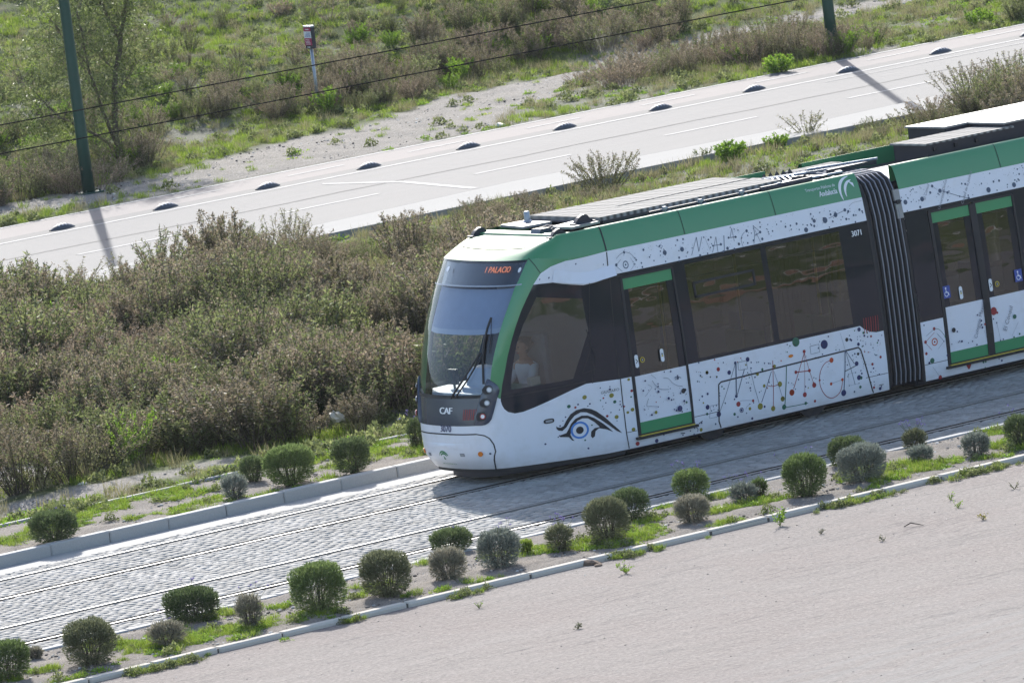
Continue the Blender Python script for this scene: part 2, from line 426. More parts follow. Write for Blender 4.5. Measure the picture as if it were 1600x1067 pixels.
def axis(segs):
    out = [segs[0][0]]
    for a, b, s in segs:
        n = max(1, int(round((b-a)/s))); out += list(a+(b-a)*(np.arange(1, n+1)/n))
    return np.array(out)
ax = axis([(-400, -60, 20), (-60, -20, 4), (-20, 60, .25), (60, 120, 4), (120, 500, 20)])
ay = axis([(-400, -120, 14), (-120, -60, 6), (-60, -20, 2), (-20, 4, 1.5), (4, 75, .25), (75, 120, 3), (120, 500, 20)])
XX, YY = np.meshgrid(ax, ay, indexing='ij')
ZZ = base_z(XX, YY)
ZZ = ZZ+np.where((YY > 5.9) & (YY < 29) | (YY > 40.8), (vnoise(XX, YY, .5, 5)-.5)*.08, 0)*((XX > -20) & (XX < 60) & (YY < 75))
nx, ny = len(ax), len(ay)
idx = np.arange(nx*ny).reshape(nx, ny)
F = np.stack([idx[:-1, :-1], idx[1:, :-1], idx[1:, 1:], idx[:-1, 1:]], -1).reshape(-1, 4)
me = mesh_np('ground', np.stack([XX, YY, ZZ], -1).reshape(-1, 3), [F])
a = me.attributes.new('dirt', 'FLOAT', 'POINT'); a.data.foreach_set('value', dirt_mask(XX, YY).ravel().astype(np.float32))
tag(link('ground', me, None, ['terrain_soil'], True), kind='structure')

# ------------------------------------------------------------------ far road, cycle path, pavement
XA, XB = -60, 110
sheet('road', rect(XA, XB, 30.6, 38.06), 0.0, 'road_asphalt')
sheet('separator_strip', rect(XA, XB, 38.06, 38.62), 0.003, 'strip_asphalt')
sheet('cycle_path', rect(XA, XB, 38.62, 40.36), 0.0, 'bike_asphalt')
mk = MB()
def mark(pts):
    mk.add([(p[0], p[1], .006) for p in pts], [tuple(range(len(pts)))])
mark(rect(XA, XB, 40.18, 40.31))
mark(rect(XA, XB, 37.86, 38.02))
mark([(35.4, 37.30), (60, 37.02), (60, 37.16), (35.4, 37.36)])
for k in range(-6, 12):
    x = 38.3+k*2.9-.1
    mark(rect(x, x+1.35, 39.40, 39.50))
for k in range(-12, 12):
    x = 28.9+k*4.55
    mark(rect(x, x+2.3, 34.15, 34.27))
mark([(22.9, 37.2), (23.0, 37.3), (23.45, 35.3), (23.3, 35.2)]); mark([(23.3, 35.2), (23.45, 35.25), (22.95, 32.2), (22.8, 32.25)])
tag(mk.build('road_markings', 'road_paint'), kind='structure')
t_ = MB()
for (x0, x1, y) in ((XA, XB, 35.5),):
    n = 120; v = []
    for i in range(n+1):
        x = x0+(x1-x0)*i/n; yy = y+.04*sin(x*.9)+.03*sin(x*2.3); v += [(x, yy-.022, .004), (x, yy+.022, .004)]
    t_.add(v, [(2*i, 2*i+2, 2*i+3, 2*i+1) for i in range(n)])
tag(t_.build('tar_seam', 'joint_sand'), kind='structure')
# pavement on the near side of the road: a slab with a kerb face (its edges run very slightly askew)
pf = [G(220, 407.5, .12), G(350, 383.7, .12), G(800, 284, .12), G(1013.6, 241.7, .12), G(1188, 208, .12), G(1290, 187.5, .12), G(1392, 165, .12)]
pn = [G(210, 429.5, .12), G(330, 404, .12), G(1013.6, 260.5, .12), G(1193.5, 224, .12), G(1287.5, 205.5, .12), G(1375, 188, .12)]
pf = [pf[0]+(pf[0]-pf[2])*4]+pf+[pf[-1]+(pf[-1]-pf[-3])*12]
pn = [pn[0]+(pn[0]-pn[2])*4]+pn+[pn[-1]+(pn[-1]-pn[-3])*12]
pv = MB(); poly = [(p[0], p[1]) for p in pf]+[(p[0], p[1]) for p in pn[::-1]]
pv.prism(poly, 'z', -.08, .12)
tag(pv.build('pavement', 'pavement_concrete'), kind='structure')

# ------------------------------------------------------------------ tramway paving
X0, X1 = -32, 34
sheet('track_bed', rect(X0, X1, -3.96, 2.52), .001, 'joint_sand')
sheet('gutter', [(X0, 2.52), (X1, 2.52), (X1, 3.14), (X0, 3.14)], .004, 'gutter_concrete')
RAILS = [2.0425, 0.6075, -1.609, -3.044]
def bands():
    ed = [2.52]
    for r in RAILS: ed += [r+.105, r-.105]
    ed.append(-3.93)
    return [(ed[i+1], ed[i]) for i in range(0, len(ed), 2)]
V = []; Fq = []; T = []
def setts_fill(y0, y1):
    """rows of granite setts laid across the track, each one a domed block of its own height and tilt"""
    sx_, rows = .112, None
    nr = max(1, int(round((y1-y0)/.19))); ly = (y1-y0)/nr
    xs = np.arange(X0, X1, sx_)
    for k, x in enumerate(xs):
        off = rng.random()*ly
        ys = y0+off+ly*np.arange(-1, nr+1)
        for yy in ys:
            a, b = max(y0, yy), min(y1, yy+ly)
            if b-a < .04: continue
            V.append((x, a, b))
for y0, y1 in bands(): setts_fill(y0, y1)
B = np.array(V); n = len(B)
g = .0045+rng.random(n)*.004
x0 = B[:, 0]+g; x1 = B[:, 0]+.112-g*.7; ya = B[:, 1]+g; yb = B[:, 2]-g
# gentle waviness of the rows
wv = .03*np.sin(B[:, 1]*1.9+B[:, 0]*.35)+.012*rng.standard_normal(n)*.4
x0 = x0+wv; x1 = x1+wv
hz = .013+rng.random(n)*.0045+.002*np.sin(B[:, 0]*1.3+B[:, 1]*2); tx = rng.standard_normal(n)*.002; ty = rng.standard_normal(n)*.002
bx_ = .014
vs = np.stack([
    np.stack([x0, ya, -.012+0*x0], -1), np.stack([x1, ya, -.012+0*x0], -1), np.stack([x1, yb, -.012+0*x0], -1), np.stack([x0, yb, -.012+0*x0], -1),
    np.stack([x0+.003, ya+.003, hz-.010-tx-ty], -1), np.stack([x1-.003, ya+.003, hz-.010+tx-ty], -1), np.stack([x1-.003, yb-.003, hz-.010+tx+ty], -1), np.stack([x0+.003, yb-.003, hz-.010-tx+ty], -1),
    np.stack([x0+bx_, ya+bx_, hz-tx-ty], -1), np.stack([x1-bx_, ya+bx_, hz+tx-ty], -1), np.stack([x1-bx_, yb-bx_, hz+tx+ty], -1), np.stack([x0+bx_, yb-bx_, hz-tx+ty], -1)], 1)
q = []
for k in (0, 4):
    for i in range(4): q.append([k+i, k+(i+1) % 4, k+4+(i+1) % 4, k+4+i])
q.append([8, 9, 10, 11]); q = np.array(q)
FF = (q[None]+12*np.arange(n)[:, None, None]).reshape(-1, 4)
ti = np.clip(.5+.24*rng.standard_normal(n)+.2*(vnoise(B[:, 0], B[:, 1], 1.7, 9)-.5), 0, 1)
me = mesh_np('sett_paving', vs.reshape(-1, 3), [FF], tint=np.repeat(ti, 9))
tag(link('sett_paving', me, None, ['setts']), kind='structure')
for i, r in enumerate(RAILS):
    m = MB()
    if i in (0, 2):    # far rail of a track: head on the far side, groove towards the track centre
        m.box(X0, X1, r-.005, r+.045, -.03, .022, 0, .004); m.box(X0, X1, r+.046, r+.075, -.03, .020, 1); m.box(X0, X1, r+.0755, r+.102, -.03, .018, 2)
        m.box(X0, X1, r-.055, r-.006, -.045, .002, 1); m.box(X0, X1, r-.102, r-.056, -.03, .008, 2)
    else:
        m.box(X0, X1, r-.045, r+.005, -.03, .0195, 0, .003); m.box(X0, X1, r-.102, r-.046, -.03, .008, 1)
        m.box(X0, X1, r+.006, r+.102, -.05, .0185, 1)
    tag(m.build('rail', ['steel_rail', 'groove', 'setts_edge']), kind='structure')
# drain covers between the rails
m = MB(); m.box(-9.3, -9.05, 1.9-.55, 1.9-.40, -.01, .026, 0)
tag(m.build('track_cover', 'light_metal'), kind='structure')

def kerb(name, y0, y1, ztop, stone=1.0, face=None, mat='kerb_concrete', x0=-32, x1=34, zb=-.05, label=None, bev=.018, jog=.004):
    m = MB(); x = x0; k = 0
    while x < x1:
        L = stone; dz = rng.standard_normal()*.003; dy = rng.standard_normal()*jog
        m.box(x+.004, x+L-.004, y0+dy, y1+dy, zb, ztop+dz, 0, bev); x += L; k += 1
    m.box(x0, x1, y0+.02, y1-.02, zb, ztop-.02, 1)
    return tag(m.build(name, [mat, 'joint_sand']), kind='structure')
kerb('kerb', 3.14, 3.30, .165)
kerb('kerb', -4.12, -3.97, .075, .8)
kerb('kerb', -6.74, -6.58, .07, 1.0, mat='kerb_old', bev=.03, jog=.008)
kerb('edging_kerb', 5.78, 5.88, .15, 1.0, zb=-.1, mat='gutter_concrete')
def soil_sheet(name, x0, x1, y0, y1, z, amp, mat='strip_soil'):
    xs = np.arange(x0, x1+.01, .12); ys = np.linspace(y0, y1, 22)
    X, Yy = np.meshgrid(xs, ys, indexing='ij'); ed = np.minimum(1, np.minimum(Yy-y0, y1-Yy)/.15)
    Z = z+amp*(vnoise(X, Yy, .35, 21)+.5*vnoise(X, Yy, .12, 22)-.4)*np.clip(ed+.3, 0, 1)
    i_ = np.arange(X.size).reshape(X.shape)
    Fq = np.stack([i_[:-1, :-1], i_[1:, :-1], i_[1:, 1:], i_[:-1, 1:]], -1).reshape(-1, 4)
    return tag(link(name, mesh_np(name, np.stack([X, Yy, Z], -1).reshape(-1, 3), [Fq]), None, [mat], True), kind='structure')
soil_sheet('planting_bed', -32, 34, -6.60, -4.10, .05, .05)
soil_sheet('planting_bed', -32, 34, 3.28, 5.82, .10, .05)
sheet('car_park', rect(-70, 70, -36, -6.70), 0.0, 'lot_asphalt')

# ------------------------------------------------------------------ tram body surface
PLAN = [(0, 0), (.008, .2), (.03, .39), (.065, .54), (.12, .68), (.19, .79), (.34, .90), (.62, 1.01), (.98, 1.12), (1.4, 1.215), (1.9, 1.285), (2.5, 1.325), (3.2, 1.325), (7.4, 1.325)]
def catmull(P, n=10):
    P = [np.array(p, float) for p in P]; out = []
    for i in range(len(P)-1):
        p0 = P[max(i-1, 0)] if i > 0 else np.array([P[1][0], -P[1][1]]); p1, p2 = P[i], P[i+1]; p3 = P[min(i+2, len(P)-1)]
        for k in range(n):
            t = k/n; out.append(.5*((2*p1)+(-p0+p2)*t+(2*p0-5*p1+4*p2-p3)*t*t+(-p0+3*p1-3*p2+p3)*t**3))
    out.append(P[-1]); return np.array(out)
PLAN_HI = [(0, 0), (.012, .24), (.04, .48), (.085, .68), (.14, .83), (.21, .94), (.34, 1.03), (.62, 1.12), (.98, 1.19), (1.4, 1.25), (1.9, 1.295), (2.5, 1.325), (3.2, 1.325), (7.4, 1.325)]
_pl = catmull(PLAN); _ph = catmull(PLAN_HI); _ps = np.concatenate([[0], np.cumsum(np.hypot(*np.diff(_pl, axis=0).T))])
FZ = ([0.1,.25,.4,.55,.8,1.0,1.3,1.5,1.8,2.2,2.6,2.85,3.12,3.4],[-.20,-.30,-.40,-.43,-.44,-.42,-.37,-.33,-.24,-.08,.14,.30,.485,.6])
IN = ([.1, .3, .6, 1.0, 1.2, 2.0, 2.66, 3.01, 3.12, 3.4], [.035, .015, 0, 0, 0, .035, .085, .135, .155, .20])
YC = 1.325
SMAX = None
def shell(s, t, off=0.0):
    """point on the cab car's skin: s = arc length along the plan from the nose centre (near side positive), t = height"""
    sg = 1 if s >= 0 else -1; a = abs(s)
    top = 3.01+.09*min(1, max(0, 1-(a-1.1)/.7))
    z = t if t < 2.6 else 2.6+(t-2.6)*(top-2.6)/.41
    l = min(1, max(0, (z-1)/2.1)); l = l*l*(3-2*l)
    xo = float(np.interp(a, _ps, _pl[:, 0]))*(1-l)+float(np.interp(a, _ps, _ph[:, 0]))*l; d = float(np.interp(a, _ps, _pl[:, 1]))*(1-l)+float(np.interp(a, _ps, _ph[:, 1]))*l
    k = min(1, max(0, 1-xo/2.3))
    x = xo+float(np.interp(z, *FZ))*k
    d -= float(np.interp(z, *IN))*(1-k)
    p = np.array([x, YC-sg*d, z])
    if off:
        e = 1e-3; q1 = shell(s+e, t)-shell(s-e, t); q2 = shell(s, t+e)-shell(s, t-e)
        nrm = np.cross(q1, q2); nrm /= np.linalg.norm(nrm)+1e-12
        p = p+nrm*off
    return p
# arc length where the side reaches a given x (straight part)
def sx(x): 
    lo, hi = 0.0, _ps[-1]
    for _ in range(40):
        m = (lo+hi)/2
        if shell(m, 1.1)[0] < x: lo = m
        else: hi = m
    return lo
def proj(P):
    d = np.asarray(P)-CAM; z = d@_f
    return np.array([PW/2+FPX*(d@_r)/z, PH/2-FPX*(d@_u)/z])
def inv(px, py, s=None, t=None):
    """surface coordinates of the skin point that the traced point belongs to"""
    best = None
    p0 = Y(px, py, .1); s = sx(max(p0[0], .0)) if s is None else s; t = min(3.0, max(.2, p0[2])) if t is None else t
    T = np.array([px, py], float)
    for _ in range(30):
        f0 = proj(shell(s, t))-T
        if np.abs(f0).max() < .02: break
        e = 1e-3
        J = np.stack([(proj(shell(s+e, t))-T-f0)/e, (proj(shell(s, t+e))-T-f0)/e], 1)
        try: dlt = np.linalg.solve(J, -f0)
        except Exception: break
        dlt = np.clip(dlt, -.3, .3); s += dlt[0]; t += dlt[1]
        s = min(max(s, -1.2), _ps[-1]); t = min(max(t, .1), 3.2)
    return (s, t)
def crop(o, k, pts): return [(o[0]+k*a, o[1]+k*b) for a, b in pts]
def trace(pts, s0=None, t0=None):
    out = []
    for p in pts:
        q = inv(p[0], p[1], s0, t0) if not out else inv(p[0], p[1], out[-1][0], out[-1][1]); out.append(q)
    return out

def in_poly(p, poly):
    x, y = p; c = False; j = len(poly)-1
    for i in range(len(poly)):
        xi, yi = poly[i]; xj, yj = poly[j]
        if (yi > y) != (yj > y) and x < (xj-xi)*(y-yi)/(yj-yi)+xi: c = not c
        j = i
    return c
def partition(regions, bounds, step_s, step_t):
    """constrained triangulation of the (s,t) domain; every triangle belongs to the last region that holds its centre"""
    s0, s1, t0, t1 = bounds
    pts = []; edges = []
    def addpoly(poly):
        b = len(pts); m = []
        for i, p in enumerate(poly):
            q = poly[(i+1) % len(poly)]; L = hypot(q[0]-p[0], q[1]-p[1]); n = max(1, int(L/.12))
            for k in range(n): m.append((p[0]+(q[0]-p[0])*k/n, p[1]+(q[1]-p[1])*k/n))
        for p in m: pts.append(Vector(p))
        for i in range(len(m)): edges.append((b+i, b+(i+1) % len(m)))
    addpoly([(s0, t0), (s1, t0), (s1, t1), (s0, t1)])
    for _, poly in regions: addpoly(poly)
    ns = int((s1-s0)/step_s); nt_ = int((t1-t0)/step_t)
    for i in range(1, ns):
        for j in range(1, nt_): pts.append(Vector((s0+(s1-s0)*i/ns+1e-4*(j % 3), t0+(t1-t0)*j/nt_+1e-4*(i % 3))))
    v, e, f, *_ = delaunay_2d_cdt(pts, edges, [], 0, 1e-5)
    groups = {}
    for tri in f:
        c = (sum(v[i].x for i in tri)/len(tri), sum(v[i].y for i in tri)/len(tri))
        if not (s0 <= c[0] <= s1 and t0 <= c[1] <= t1): continue
        nm = None
        for name, poly in regions:
            if in_poly(c, poly): nm = name
        if nm: groups.setdefault(nm, []).append(tri)
    return v, groups
def patch_mesh(name, v, tris, fn, mirror_both=False, flip=False):
    vs = []; fs = []; mp = {}
    def vid(i, sg):
        if (i, sg) not in mp: mp[(i, sg)] = len(vs); vs.append(tuple(fn(sg*v[i].x, v[i].y)))
        return mp[(i, sg)]
    for sg in ((1, -1) if mirror_both else ((-1,) if flip else (1,))):
        for tr in tris:
            ids = [vid(i, sg) for i in tr]
            fs.append(ids if sg > 0 else ids[::-1])
    me = bpy.data.meshes.new(name); me.from_pydata(vs, [], fs); me.update()
    import bmesh
    bm = bmesh.new(); bm.from_mesh(me); bmesh.ops.remove_doubles(bm, verts=bm.verts, dist=1e-4); bm.to_mesh(me); bm.free()
    return me

# front bottom edge sits a little higher than the skirts
_shell0 = shell
def shell(s, t, off=0.0):
    p = _shell0(s, t, 0.0)
    a = abs(s); xo = float(np.interp(a, _ps, _pl[:, 0])); k = min(1, max(0, 1-xo/1.6))
    if t < .55: p = p+np.array([0, 0, .06*k*(.55-t)/.36])
    if off:
        e = 1e-3; q1 = _shell0(s+e, t)-_shell0(s-e, t); q2 = _shell0(s, t+e)-_shell0(s, t-e)
        nrm = np.cross(q1, q2); nrm /= np.linalg.norm(nrm)+1e-12
        p = p+nrm*off
    return p
XR1 = 6.62
SR1 = sx(XR1)
S = lambda x: sx(x)
T0, T1 = .19, 3.01
tram = empty('tram', (3, YC, 0), 'white green and black articulated tram with dotted livery running on the cobbled track', 'tram')

c2 = ((650, 390), .21552)
wr = trace(crop(*c2, [(815, 60), (790, 115), (745, 220), (712, 285), (690, 350), (660, 435), (630, 520), (603, 610), (580, 700), (562, 780), (548, 860), (540, 935), (534, 1010)]), .95, 2.9)
wr[0] = (wr[0][0], T1)
go = trace([(833.2, 445), (822.4, 467.6), (813.8, 487), (806.2, 508.5), (799.8, 530), (793.3, 556), (789, 579.7), (784.7, 601.2), (782.2, 622.5)], 1.3, 2.7)
gtop = trace([(844.6, 427.4), (860.4, 416.7), (884, 407.7), (915.5, 401.2)], 1.5, 2.9)
cabbot = trace([(782.6, 627), (784.5, 633), (788, 639), (794, 643.6), (804.6, 645.8), (817.4, 643.3), (835, 636.5), (855.6, 627.3), (893.8, 609.2), (916, 599.4)], 1.3, 1.1)
cabtop = trace([(844.6, 443.5), (864, 441.5), (892, 444.7), (911.5, 445.8), (930, 441.5)], 1.6, 2.65)
pane = trace([(838, 464.4), (909.8, 466.5), (919.3, 517), (895.4, 591.9), (860, 598.5), (798.2, 608.8), (801.4, 571.2), (808, 535), (817.4, 507.5)], 1.6, 2.4)
podp = trace(crop((740, 580), .09375, [(20, 880), (30, 910), (140, 905), (200, 893), (258, 858), (300, 800), (330, 700), (360, 590), (388, 470), (412, 400), (432, 330), (428, 285), (400, 235), (350, 192), (300, 160), (250, 130), (222, 130), (205, 160), (185, 220), (160, 300), (130, 390), (105, 470), (60, 620), (30, 780)]), .85, 1.1)
TB = 1.30
sg_ = wr[-1][0]
regs = [('body_panel', [(0, T0), (SR1, T0), (SR1, T1), (0, T1)]),
        ('pillar', [(wr[0][0], T1)]+wr[1:]+[(go[-1][0]-.02, go[-1][1])]+go[::-1]+gtop+[(S(1.80), T1)]),
        ('fascia', [(0, .895), (podp[1][0]+.1, .895), (sg_+.05, 1.1), (sg_+.02, TB), (0, TB)]),
        ('cab_panel', go[::-1][0:]+cabtop+[(S(1.86), 2.64), (S(1.86), 1.20), (S(1.3), 1.20)][:2]+cabbot[::-1]),
        ('window_band', [(S(1.80), 1.20), (S(6.20), 1.20), (S(6.26), 1.15), (S(6.36), 1.09), (S(6.48), 1.06), (SR1, 1.06), (SR1, 2.67), (S(1.80), 2.67)]),
        ('cab_window', pane),
        ('side_window_a', [(S(3.24), 1.25), (S(4.62), 1.25), (S(4.62), 2.60), (S(3.24), 2.60)]),
        ('side_window_b', [(S(4.72), 1.25), (S(6.08), 1.25), (S(6.08), 2.60), (S(4.72), 2.60)]),
        ('windshield', [(0, TB), (sg_, TB)]+wr[::-1][1:]+[(0, T1)]),
        ('door_hole', [(S(2.03), .33), (S(3.03), .33), (S(3.03), 2.61), (S(2.03), 2.61)])]
regs[3] = ('cab_panel', cabbot+[(S(1.86), 1.20), (S(1.86), 2.65)]+cabtop[::-1]+go)
v_, gr_ = partition(regs, (0, SR1, T0, T1), .11, .11)
def put(name, key, mat, both=False, near=True, far=True, parent=tram, fn=shell, v=v_, gr=gr_, off=0.0, label=None):
    out = []
    f2 = (lambda s, t: fn(s, t, off)) if off else (lambda s, t: fn(s, t))
    if both: sides = [(True, False)]
    else: sides = ([(False, False)] if near else [])+([(False, True)] if far else [])
    for b, fl in sides:
        me = patch_mesh(name, v, gr[key], f2, b, fl); o = link(name, me, parent, [mat], True)
        if label: o['label'] = label
        out.append(o)
    return out
body = put('body_shell', 'body_panel', 'white_paint', both=True)[0]
put('windshield', 'windshield', 'windshield_glass', both=True)
put('front_fascia', 'fascia', 'navy_gloss', both=True, off=.004)
frame = put('windshield_frame', 'pillar', 'green_paint', both=True)[0]
put('cab_side_panel', 'cab_panel', 'black_glass')
put('window_band', 'window_band', 'black_glass')
put('cab_window', 'cab_window', 'cab_glass')
put('side_window', 'side_window_a', 'tint_glass'); put('side_window', 'side_window_b', 'tint_glass')

# thin lines that follow the skin
def sstrip(m, pts, wd, off=.003, mi=0, fn=shell):
    """flat ribbon of width wd laid on the skin along (s,t) points"""
    P = []
    for i in range(len(pts)-1):
        a, b = pts[i], pts[i+1]; L = hypot(b[0]-a[0], b[1]-a[1]); n = max(1, int(L/.07))
        for k in range(n): P.append((a[0]+(b[0]-a[0])*k/n, a[1]+(b[1]-a[1])*k/n))
    P.append(pts[-1]); v = []
    for i, p in enumerate(P):
        q0 = P[max(0, i-1)]; q1 = P[min(len(P)-1, i+1)]; dx, dy = q1[0]-q0[0], q1[1]-q0[1]; l = hypot(dx, dy) or 1
        nx_, ny_ = -dy/l*wd/2, dx/l*wd/2
        v += [fn(p[0]+nx_, p[1]+ny_, off), fn(p[0]-nx_, p[1]-ny_, off)]
    m.add(v, [(2*i, 2*i+1, 2*i+3, 2*i+2) for i in range(len(P)-1)], mi)
def sdisc(m, s, t, rs, rt=None, off=.003, mi=0, fn=shell, seg=18, inner=0):
    rt = rt or rs; v = []; 
    if inner:
        for k in range(seg):
            a = 2*pi*k/seg; v += [fn(s+rs*cos(a), t+rt*sin(a), off), fn(s+inner*cos(a), t+inner*sin(a), off)]
        m.add(v, [(2*k, (2*k+2) % (2*seg), (2*k+3) % (2*seg), 2*k+1) for k in range(seg)], mi); return
    v = [fn(s, t, off)]
    for k in range(seg):
        a = 2*pi*k/seg; v.append(fn(s+rs*cos(a), t+rt*sin(a), off))
    m.add(v, [(0, 1+k, 1+(k+1) % seg) for k in range(seg)], mi)
def spoly(m, poly, off=.003, mi=0, fn=shell):
    pts = [Vector(p) for p in poly]
    v, e, f, *_ = delaunay_2d_cdt(pts, [(i, (i+1) % len(pts)) for i in range(len(pts))], [], 1, 1e-6)
    m.add([fn(p.x, p.y, off) for p in v], [tuple(t) for t in f], mi)
def mbuild(m, name, mats, parent=tram):
    me = bpy.data.meshes.new(name); me.from_pydata(m.v, [], m.f); me.polygons.foreach_set('material_index', m.m); me.update()
    return link(name, me, parent, mats if isinstance(mats, list) else [mats])

seam = MB()
for sg in (1, -1):
    for x in (1.80,): sstrip(seam, [(sg*S(x), 2.67), (sg*S(x), 3.0)], .022)
    sstrip(seam, [(sg*S(1.84), 1.2), (sg*S(1.84), .2)], .014)
    sstrip(seam, [(sg*S(1.38), 1.22), (sg*S(1.38), 2.62)], .012, .004); sstrip(seam, [(sg*S(1.82), 1.22), (sg*S(1.82), 2.62)], .012, .004)
    sstrip(seam, [(sg*S(1.84), .43), (sg*S(2.02), .43)], .008); sstrip(seam, [(sg*S(3.04), .44), (sg*S(3.5), .44)], .008)
    sstrip(seam, [(sg*S(6.2), .44), (sg*S(6.61), .44)], .008)
    sstrip(seam, [(sg*S(x), y) for x, y in ((3.50, .2), (3.47, .30), (3.53, .82), (3.58, .85), (6.12, .90), (6.16, .86), (6.30, .25), (6.32, .2))], .022)
    b = trace([(776, 736), (774.5, 705), (771.5, 694), (765, 685), (757, 680.5), (744, 678.4)], .85, .4)
    sstrip(seam, [(sg*q[0], q[1]) for q in b], .016)
    sstrip(seam, [(sg*q[0], q[1]) for q in trace([(825.5, 403.5), (836, 415), (844.6, 427.2)], 1.0, 2.95)], .008, .004)
s_e = abs(b[-1][0])
sstrip(seam, [(-s_e, b[-1][1]), (0, b[-1][1]+.005), (s_e, b[-1][1])], .018)
mbuild(seam, 'panel_seams', 'rubber')
# cab window black frame line and quarter light
fr = MB()
for sg in (1, -1):
    for ln, wd in (([(783.5, 621.5), (860, 607.5), (915, 596)], .02), ([(916, 515), (930, 558), (928, 585)], .012), ([(922, 560), (929.8, 577), (909.5, 584), (922, 548)], .010)):
        sstrip(fr, [(sg*a, b_) for a, b_ in trace(ln, 1.6, 1.4)], wd, .006)
mbuild(fr, 'cab_window_trim', 'rubber')
# sun-visor eyebrow that stands proud over the cab window
eb = MB(); top = trace([(862, 441), (892, 443.5), (911.5, 444), (930, 440), (951, 434.8)], 1.6, 2.65)
top[-1] = (S(1.93), 2.655)
for sg in (1, -1):
    up = [(s, t+.16) for s, t in top]
    v = []
    for (s, t), (s2, t2) in zip(top, up):
        k = (s-top[0][0])/(top[-1][0]-top[0][0])
        v += [_shell0(sg*s, t, .002), _shell0(sg*s, t, .012+.05*k), _shell0(sg*s2, t2, .004)]
    n = len(top); f = []
    for i in range(n-1): f += [(3*i, 3*i+1, 3*i+4, 3*i+3), (3*i+1, 3*i+2, 3*i+5, 3*i+4)]
    f.append((3*(n-1), 3*(n-1)+2, 3*(n-1)+1))
    eb.add(v, f)
o = eb.build('visor_lip', 'white_paint', tram, True)

# headlight pods
for sg in (1, -1):
    m = MB(); pts = [Vector(p) for p in podp]; n = len(pts)
    cs_, ct_ = sum(p[0] for p in podp)/n, sum(p[1] for p in podp)/n
    rings = []
    for k, (sc_, of) in enumerate(((1.0, .004), (.98, .022), (.9, .034), (.55, .042), (.0, .045))):
        if sc_ == 0: rings.append([shell(sg*cs_, ct_, of)])
        else: rings.append([shell(sg*(cs_+(p[0]-cs_)*sc_), ct_+(p[1]-ct_)*sc_, of) for p in podp])
    v = [q for r in rings for q in r]; f = []
    for k in range(3):
        for i in range(n): f.append((k*n+i, k*n+(i+1) % n, (k+1)*n+(i+1) % n, (k+1)*n+i))
    for i in range(n): f.append((3*n+i, 3*n+(i+1) % n, 4*n))
    m.add(v, f)
    pod = m.build('headlight_pod', 'navy_gloss', tram, True)
    for (px, py, ring) in ((764.3, 608.6, 0), (760.8, 629.2, 0), (755.2, 650.4, 1)):
        s0, t0 = inv(px, py, .85, 1.1)
        m = MB(); sdisc(m, sg*(s0-.02), t0, .064, .064, .049, 0); lw = mbuild(m, 'lamp_recess', 'rubber', pod)
        m = MB()
        base = _shell0(sg*(s0+.004), t0, .050); nn = _shell0(sg*(s0+.004), t0, .07)-base
        m.disc(base, nn, .040, .012, 0, 16); m.disc(base+nn/np.linalg.norm(nn)*.012, nn, .028, .008, 1, 12)
        lm_ = m.build('headlight', ['red_ring' if ring else 'galv', 'lamp_glass'], pod, True)
        if ring: lm_['label'] = 'headlight with a red ring'

# destination display, lettering
def text_mesh(txt, size, align='CENTER', shear=0., spacing=1.0):
    c = bpy.data.curves.new('t', 'FONT'); c.body = txt; c.size = size; c.align_x = align; c.align_y = 'CENTER'; c.shear = shear; c.space_character = spacing; c.resolution_u = 3
    o = bpy.data.objects.new('t', c); COL.objects.link(o); bpy.context.view_layer.update()
    me = bpy.data.meshes.new_from_object(o.evaluated_get(bpy.context.evaluated_depsgraph_get()))
    v = [tuple(p.co) for p in me.vertices]; f = [tuple(p.vertices) for p in me.polygons]
    bpy.data.objects.remove(o); bpy.data.curves.remove(c); bpy.data.meshes.remove(me)
    return v, f
def stext(m, txt, s, t, size, mi=0, rot=0., off=.004, fn=shell, align='CENTER', shear=0., xs=1.0, bold=0.0, spacing=1.0):
    v, f = text_mesh(txt, size, align, shear, spacing); c_, s_ = cos(rot), sin(rot)
    for dx in ([0] if not bold else [-bold, bold]):
        m.add([fn(s+xs*(p[0]+dx)*c_-p[1]*s_, t+xs*(p[0]+dx)*s_+p[1]*c_, off+(0.0004 if dx > 0 else 0)) for p in v], f, mi)
m = MB()
s0, t0 = inv(697, 642.3, .1, 1.07); stext(m, 'CAF', s0, t0, .13, 0, off=.008, xs=1.25, bold=.006, spacing=.9)
mbuild(m, 'builder_lettering', 'print_white')
m = MB(); s0, t0 = inv(696.5, 670.3, .1, .83); stext(m, '3070', s0, t0, .13, 0, xs=.95, bold=.004)
mbuild(m, 'fleet_number', 'print_navy')
m = MB(); stext(m, '3071', S(6.40), 2.52, .115, 0, xs=.9, bold=.003, off=.004); mbuild(m, 'fleet_number', 'print_white')
# red zigzag mark on fascia and on the rear panel
def zig(m, s, t, wd, ht, mi=0, off=.008):
    for k in range(7):
        x = s-wd/2+wd*k/6
        if k % 2 == 0: sstrip(m, [(x-.004, t-ht/2), (x+.01, t+ht/2)], .010, off, mi)
        else: sstrip(m, [(x+.012, t+ht/2), (x-.008, t-ht/2)], .016, off, mi)
m = MB(); s0, t0 = inv(733.5, 648, .6, 1.05); zig(m, s0, t0, .20, .15)
zig(m, S(6.40), 1.19, .26, .22, 0, .005); mbuild(m, 'zigzag_mark', 'print_red')
